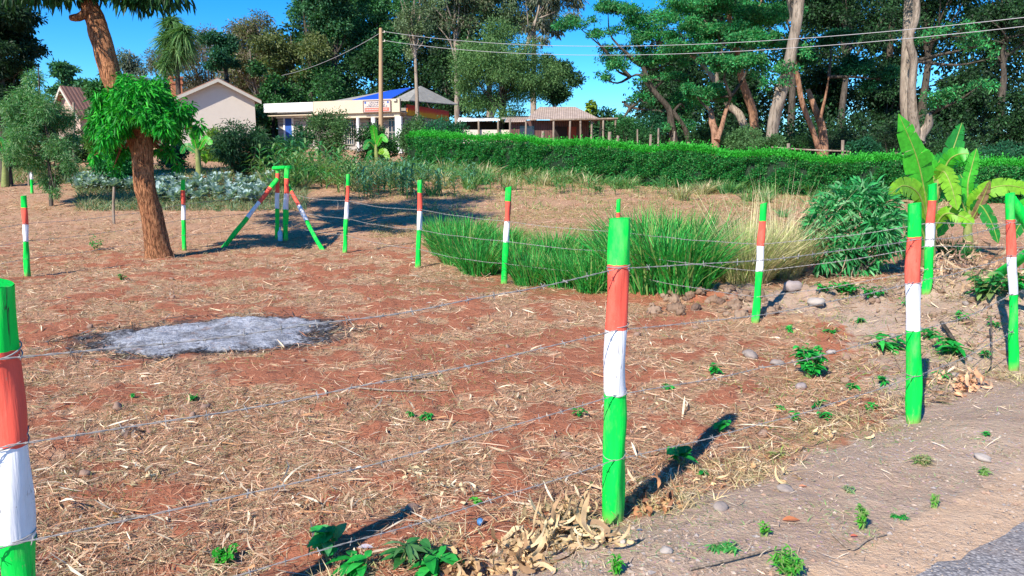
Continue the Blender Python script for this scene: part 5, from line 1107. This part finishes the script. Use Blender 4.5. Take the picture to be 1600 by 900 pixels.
weed(1403, 808, .02, 40, .03, .01, 'flat green patch near the sandy strip', spread=2.4, up=.3); weed(1440, 722, .04, 120, .05, .009, 'flattened grass tuft on the upper roadside', ((.2, .34, .1), (.42, .38, .2)), 2.4, up=.4); weed(1325, 768, .03, 50, .03, .012, 'small sparse tuft on the roadside dirt', ((.2, .34, .16), (.3, .36, .2)), 1.6); weed(1542, 681, .03, 24, .03, .02, 'small green weed right of the thick post'); weed(1535, 742, .04, 40, .03, .014, 'little yellow green weed by the sandy strip', ((.2, .4, .1),), 1.2); weed(1196, 838, .07, 40, .03, .012, 'tiny upright sprig left of the grass tuft', ((.1, .42, .04),), .4, up=1.1)
weed(1217, 715, .05, 70, .05, .012, 'yellowish tuft at the edge of the roadside dirt', ((.3, .42, .1), (.5, .45, .2)), 1.5, up=.8); weed(985, 372, .01, 8, .02, .01, 'tiny sprout on the dry strip') if False else None

# ------------------------------------------------------------------ stones, clods, debris
def rock_mesh(seed, cols, flat=.6, n=10):
    r_ = np.random.default_rng(seed); th_ = np.linspace(0, math.pi, n); ph_ = np.linspace(0, 2 * math.pi, 2 * n, endpoint=False)
    a, p = np.meshgrid(th_, ph_, indexing='ij'); D_ = np.stack([np.sin(a) * np.cos(p), np.sin(a) * np.sin(p), np.cos(a)], -1)
    rad = 1 + .5 * (vnoise(D_[..., 0] * 1.6 + seed * 3.1 + D_[..., 2] * 1.3 + 20, D_[..., 1] * 1.6 + seed + 20 + D_[..., 2]) - .5) + (.22 if seed < 30 else .6) * (vnoise(D_[..., 0] * 5 + 50 + D_[..., 2] * 4, D_[..., 1] * 5 + 50 + seed) - .5)
    V = D_ * rad[..., None] * [1, r_.uniform(.65, .95), flat]; m2 = 2 * n; i, j = np.meshgrid(np.arange(n - 1), np.arange(m2), indexing='ij'); i = i.ravel(); j = j.ravel(); j2 = (j + 1) % m2
    mb = MB(); mb.add(V.reshape(-1, 3), np.stack([i * m2 + j, (i + 1) * m2 + j, (i + 1) * m2 + j2, i * m2 + j2], 1), cols[seed % len(cols)]); return mb.mesh('stone', M_stone, True)
ST = [rock_mesh(k, [(.42, .37, .33), (.32, .27, .24), (.50, .45, .40), (.36, .30, .28)]) for k in range(6)]; CL = [rock_mesh(k + 10, [(.34, .12, .07), (.30, .20, .15), (.26, .17, .13)], .7) for k in range(6)]
CG = [rock_mesh(k + 30, [(.24, .16, .11), (.30, .21, .15), (.18, .12, .09)], .75, 14) for k in range(5)]
def stone(px, py, w_, label, ms, group, sink=.25, name='stone', cat='stone', hgt=1.0):
    b = ground(px, py); s_ = w_ / 2 / FPX * b[1]; o = link(name, ms[rng.integers(0, len(ms))]); o.location = b + [0, 0, s_ * .6 * hgt * (1 - 2 * sink)]; o.scale = (s_, s_, s_ * hgt); o.rotation_euler = (U(-.2, .2), U(-.2, .2), U(0, 6.28)); tag(o, label, cat, group)
for a_ in [(1041, 862, 22, 'rounded grey stone on the roadside right of the foreground post'), (973, 848, 14, 'small stone just below the foreground post foot'), (1125, 795, 30, 'flat grey stone at the edge of the roadside dirt'), (1238, 452, 40, 'large grey boulder on the far bank'), (1275, 475, 28, 'brown stone below the far boulder'),
           (1172, 558, 30, 'dark brown lump left of the rounded weed'), (1215, 570, 24, 'flat stone touching the rounded weed'), (1250, 607, 26, 'pale flat stone below the rounded weed'), (1228, 768, 26, 'flat grey stone beside the dry grass tuft'), (1298, 552, 16, 'stone right of the rounded weed'), (1257, 905, 14, 'small grey stone at the bottom edge'), (1535, 718, 26, 'lilac grey flat stone on the upper roadside')]:
    stone(*a_[:3], a_[3], ST, None, hgt=.8)
for k in range(46):
    px = U(1010, 1215); stone(px, 452 + U(0, 42) + (px - 1010) * .03, U(8, 26), 'grey brown soil clod in the row on the far bank', CG, 'grey clods on the far bank', name='soil_clod', cat='clod')
for k in range(70):
    x, y = scatter(1, 2.6, 14); x, y = float(x[0]), float(y[0])
    if sroad(x, y) > -.1: continue
    s_ = U(.012, .04); o = link('soil_clod', CL[[0, 3][rng.integers(0, 2)]]); o.location = (x, y, gz(x, y) + s_ * .3); o.scale = (s_, s_, s_); o.rotation_euler = (U(0, 1), 0, U(0, 6)); tag(o, 'small red soil clod lying in the straw of the field', 'clod', 'red soil clods in the field')
# gravel: countless pebbles
mb = MB(); oct_ = np.array([(1, 0, 0), (0, 1, 0), (-1, 0, 0), (0, -1, 0), (0, 0, .7), (0, 0, -.5)], float); of = np.array([(0, 1, 4), (1, 2, 4), (2, 3, 4), (3, 0, 4)])
x, y = scatter(42000, 2.4, 12); s0 = sroad(x, y); k = (s0 > -.1) & (s0 < 1.2) & (rng.random(len(x)) < .25 + .75 * sstep(.45, .62, fbm(x * 1.6, y * 1.6 + 5, 3))) | (berm(x, y) > .35) & (rng.random(len(x)) < .35) & (s0 < 0); x, y = x[k], y[k]; n = len(x)
sz = rng.exponential(.0035, n) + .002; sz = np.minimum(sz, .013); a = rng.uniform(0, 6.28, n); ca, sa = np.cos(a), np.sin(a); V = np.tile(oct_, (n, 1, 1)) * (1 + rng.normal(0, .2, (n, 6, 1))) * sz[:, None, None]; V[..., 0] *= 1.3
Vx = V[..., 0] * ca[:, None] - V[..., 1] * sa[:, None]; Vy = V[..., 0] * sa[:, None] + V[..., 1] * ca[:, None]; V = np.stack([Vx + x[:, None], Vy + y[:, None], V[..., 2] + H(x, y)[:, None] + sz[:, None] * .15], -1)
mb.add(V.reshape(-1, 3), (of[None] + (np.arange(n) * 6)[:, None, None]).reshape(-1, 3), np.repeat(pick([(.36, .27, .21), (.44, .35, .28), (.26, .20, .16), (.38, .25, .18), (.32, .28, .26)], n, .2), 6, 0))
tag(mb.build('gravel', M_stone), 'loose small gravel on the roadside dirt', 'gravel', kind='stuff')
# loose chippings on the road edge
mb = MB(); n = 1800; tt = rng.uniform(-2, 6, n); sv = 1.08 + np.abs(rng.normal(0, .25, n)); P = O[None] + tt[:, None] * u[None] + sv[:, None] * nrm[None]; sz = rng.uniform(.002, .006, n)
V = np.tile(oct_, (n, 1, 1)) * sz[:, None, None] + np.column_stack([P, np.full(n, .115)])[:, None]; mb.add(V.reshape(-1, 3), (of[None] + (np.arange(n) * 6)[:, None, None]).reshape(-1, 3), np.repeat(pick([(.42, .33, .25), (.3, .27, .25), (.45, .3, .2)], n, .2), 6, 0))
tag(mb.build('chippings', M_stone), 'loose sandy chippings along the asphalt edge', 'gravel', kind='stuff')
# ribbons: crumpled dry husks heaped at the post
def ribbon_heap(name, label, spots, cols, n, Lr, Wr, cat, hgt=.1, K=10, group=None, mt=None, curlr=(2, 6)):
    mb = MB()
    for (px, py, rx, hz_) in spots:
        c = ground(px, py)
        for q in range(n):
            p = c + [rng.normal(0, rx), rng.normal(0, rx * .8), 0]; p[2] = gz(p[0], p[1]) + abs(rng.normal(0, hz_)) * max(0, 1 - np.hypot(p[0] - c[0], p[1] - c[1]) / (2.2 * rx)) + .012
            a = U(0, 6.28); e = U(-.4, .32); L = U(*Lr); Wd = U(*Wr); P = [p]; da = U(*curlr) * rng.choice([-1, 1]); de = U(-4, 2)
            for s_ in range(K):
                st = L / K; v = np.array([math.cos(a) * math.cos(e), math.sin(a) * math.cos(e), math.sin(e)]); nx = P[-1] + v * st; g_ = gz(nx[0], nx[1]) + .006; nx[2] = max(nx[2], g_); P.append(nx); a += da * st / L + rng.normal(0, .12); e = np.clip(e + de * st / L + rng.normal(0, .15), -1.3, 1.3)
            P = curve(np.array(P), 2 * K); T = norm(np.gradient(P, axis=0)); tw = U(0, 3.14) + np.linspace(0, U(-2.5, 2.5), len(P)); A = norm(np.cross(T, [0, 0, 1.0]) + 1e-5); Bn = np.cross(T, A)
            sd2 = A * np.cos(tw)[:, None] + Bn * np.sin(tw)[:, None]; up2 = np.cross(T, sd2); wv = (Wd * .5 * np.interp(np.linspace(0, 1, len(P)), [0, .2, .7, 1], [.35, 1, .9, .15]) * (1 + rng.normal(0, .12, len(P))))[:, None]
            V = np.stack([P - sd2 * wv + up2 * wv * .22, P - sd2 * wv * .35, P + sd2 * wv * .3, P + sd2 * wv - up2 * wv * .18], 1).reshape(-1, 3); m_ = len(P); F = [(i * 4 + j, i * 4 + j + 1, (i + 1) * 4 + j + 1, (i + 1) * 4 + j) for i in range(m_ - 1) for j in range(3)]
            mb.add(V, F, pick(cols, 1, .15)[0])
    o = mb.build(name, mt or M_straw, None, True); tag(o, label, cat, group); return o
ribbon_heap('husk_heap', 'crumpled heap of cream yellow dry husks at the foot of the foreground post', [(872, 835, .07, .07), (895, 815, .045, .06), (928, 845, .045, .03), (845, 858, .05, .03), (812, 856, .045, .02)], [(.62, .46, .26), (.72, .57, .35), (.50, .35, .20), (.40, .26, .15)], 44, (.08, .28), (.010, .030), 'husk heap')
ribbon_heap('brown_husks', 'brown dry leaves and stalks at the bottom edge left of the husk heap', [(770, 885, .09, .05), (815, 890, .06, .05), (730, 895, .07, .03)], [(.50, .33, .17), (.66, .46, .26), (.36, .22, .12)], 20, (.10, .24), (.012, .03), 'dry leaves')
ribbon_heap('dry_leaves', 'curled brown leaves right of the foreground post foot', [(1015, 800, .07, .05), (1000, 780, .04, .04), (1035, 790, .05, .04)], [(.45, .22, .11), (.55, .33, .16), (.25, .12, .07)], 16, (.06, .15), (.015, .035), 'dry leaves')
ribbon_heap('dry_leaves', 'pale straw coloured leaves where the field meets the roadside', [(1110, 755, .08, .02), (1150, 735, .08, .02), (1300, 685, .08, .03), (1240, 750, .07, .02)], [(.72, .55, .30), (.60, .38, .2), (.5, .42, .28)], 12, (.06, .18), (.008, .02), 'dry leaves')
ribbon_heap('dry_leaves', 'reddish tan dry leaves right of the thick post foot', [(1500, 615, .10, .06), (1520, 600, .08, .05), (1480, 600, .08, .04)], [(.62, .32, .18), (.72, .44, .26)], 14, (.10, .22), (.02, .04), 'dry leaves')
for (px, py, rx_, lab_) in ((660, 740, .06, 'pale straw scraps bunched in the lower middle of the field'), (700, 775, .10, 'wider patch of pale straw scraps below another bunch'), (230, 745, .06, 'pale yellow straw bunch in the lower left of the field')):
    ribbon_heap('straw_bunch', lab_, [(px, py, rx_, .02)], [(.74, .66, .46), (.66, .55, .34)], 16, (.05, .14), (.008, .02), 'straw')
ribbon_heap('debris_mound', 'mound of dry brown cuttings below the banana plants', [(1490, 428, .30, .26), (1525, 430, .25, .22), (1460, 432, .25, .2)], [(.42, .27, .17), (.55, .38, .24), (.30, .19, .14), (.62, .48, .32)], 90, (.15, .5), (.012, .035), 'debris')
for (px, py, lab_) in ((1400, 455, 'dry stalks lying right of the big leafy shrub foot'), (1300, 445, 'dry stalks lying left of the big leafy shrub foot'), (1235, 430, 'dry stalks lying right of the pale tussocks')):
    ribbon_heap('dry_stalks', lab_, [(px, py, .28, .07)], [(.45, .33, .22), (.55, .42, .28), (.28, .2, .14)], 40, (.2, .55), (.008, .02), 'debris')
ribbon_heap('cut_clump', 'uprooted clump of brown stalks on the field at the left', [(205, 680, .05, .07)], [(.34, .22, .17), (.50, .28, .20), (.42, .33, .26)], 26, (.06, .16), (.008, .02), 'clump')
def stick(pts, r, label, bark=B_wood):
    P = [ground(x, y) + [0, 0, dz] for x, y, dz in pts]; mb = MB(); b = P[0]; tube(mb, curve([p - b for p in P], 12), np.linspace(r, r * .6, 12), 7, jit=.2); o = mb.build('stick', bark, None, True); o.location = b; tag(o, label, 'stick', 'sticks on the ground')
stick([(1078, 893, .01), (1150, 878, .015), (1210, 862, .012), (1235, 862, .01)], .006, 'long thin stick on the roadside below the foreground post')
stick([(1300, 838, .01), (1330, 862, .01), (1355, 848, .012), (1385, 838, .01)], .005, 'bent twig left of the light green sprig')
stick([(1195, 420, .02), (1235, 416, .06), (1270, 412, .12)], .04, 'thick pale log end right of the leaning post'); stick([(550, 607, .01), (620, 613, .012), (700, 612, .01)], .008, 'long pale stalk lying in the middle of the field'); stick([(640, 595, .01), (690, 588, .015)], .012, 'short pale stalk beside the long one')
stick([(170, 822, .015), (215, 812, .02), (250, 819, .01)], .010, 'pale stalk in the lower left of the field'); stick([(1470, 520, .1), (1510, 565, .02)], .018, 'dark broken branch behind the thick right post', B_dark); stick([(1545, 530, .2), (1548, 575, .05), (1535, 590, .01)], .008, 'thin bent twig left of the last post', B_dark); stick([(300, 545, .02), (345, 530, .03), (420, 520, .02)], .01, 'charred branch across the ash patch', B_dark)
stick([(1185, 575, .01), (1215, 577, .01)], .012, 'short pale stick left of the rounded weed')
litter('bank_debris', 'brown leaf scraps and dry stems over the earth bank on the right', 60000, 4.2, 11.5, (.03, .12), (.004, .014), [(.42, .28, .17), (.55, .40, .25), (.30, .19, .12), (.62, .50, .33), (.30, .28, .14)],
       lambda x, y: (bank(x, y) > .3) * (sroad(x, y) < -.02) * (.12 + .88 * sstep(.45, .6, fbm(x * 2.2 + 20, y * 2.2, 3))), curl=.6, lift=.02, flat=.45, cat='leaf scraps')
for k in range(60):
    px, py = U(1195, 1590), U(455, 640); g_ = ground(px, py)
    if sroad(g_[0], g_[1]) > -.1 or bank(g_[0], g_[1]) < .3: continue
    stone(px, py, U(5, 16), 'small rough clod or stone on the earth bank', CG + ST[1:2], 'clods on the earth bank', name='soil_clod', cat='clod')
for k, (px, py, h_, n_) in enumerate([(1235, 520, .08, 30), (1300, 520, .06, 24), (1345, 505, .07, 30), (1385, 600, .08, 24), (1330, 610, .06, 20), (1470, 590, .07, 22), (1540, 560, .08, 20), (1215, 640, .05, 18), (1290, 655, .06, 24), (1360, 640, .05, 20), (1500, 500, .12, 40), (1420, 480, .12, 50), (1555, 510, .1, 30)]):
    weed(px, py, h_, n_, .06, .025, ['little green weed low on the left of the earth bank', 'little green weed on the bank above the rounded weed', 'little green weed high on the bank under the big shrub', 'little weed left of the thick right post, halfway up', 'little weed below the coarse weed of the bank', 'little weed between the two right posts, low', 'little weed touching the last post', 'little weed at the left lower corner of the bank', 'little weed in the lower middle of the bank', 'little weed just left of the thick right post foot', 'green weed high between the two right posts', 'green weed behind the thick right post, high on the bank', 'green weed close left of the last post'][k], spread=1.0)
# litter people dropped
mb = MB(); c = ground(750, 820); tube(mb, [[-.022, 0, .012], [-.012, .004, .016], [.004, -.002, .016], [.02, 0, .012]], [.010, .017, .016, .009], 9, jit=.35); o = mb.build('blue_wrapper', plain('blue_plastic', (.06, .19, .42), .35, 60, .5, .8, .5), None, True); o.location = c; o.rotation_euler = (0, .1, R(115)); tag(o, 'small crumpled blue plastic wrapper on the field', 'wrapper')
c = ground(440, 376); mb = MB(); tube(mb, [[0, 0, 0], [0, 0, .02], [0, 0, .19], [0, 0, .24], [0, 0, .25], [0, 0, .29]], [.05, .055, .055, .02, .02, .02], 12); o = mb.build('plastic_bottle', plain('pale_plastic', (.45, .60, .66), .25, 20, .3, 0, .5), None, True); o.location = c + [0, -.08, 0]; tag(o, 'pale blue plastic bottle between the two corner uprights', 'bottle')
for px, py, w_, col, lab in [(1237, 815, 30, (.55, .20, .09), 'orange brown leaf lying on the roadside'), (1335, 840, 14, (.60, .16, .10), 'small red scrap inside the bent twig'), (572, 858, 26, (.55, .50, .56), 'lilac grey dry leaf beside the largest weed'), (1000, 831, 12, (.12, .16, .22), 'dark blue grey scrap right of the post foot'), (1255, 762, 14, (.66, .28, .16), 'reddish scrap right of the flat grey stone')]:
    b = ground(px, py); mb = MB(); L = w_ / FPX * b[1]; strips(mb, np.array([[-L / 2, 0, .008]]), np.array([[1, .1, .15]]), np.array([[0, 1, .2]]), L, L * .45, np.array([col]), (.2, .8, 1, .7, .1), np.array([[0, 0, -.2 * L]]), fold=.3)
    o = mb.build('dry_leaf', M_straw); o.location = b; tag(o, lab, 'leaf scrap')
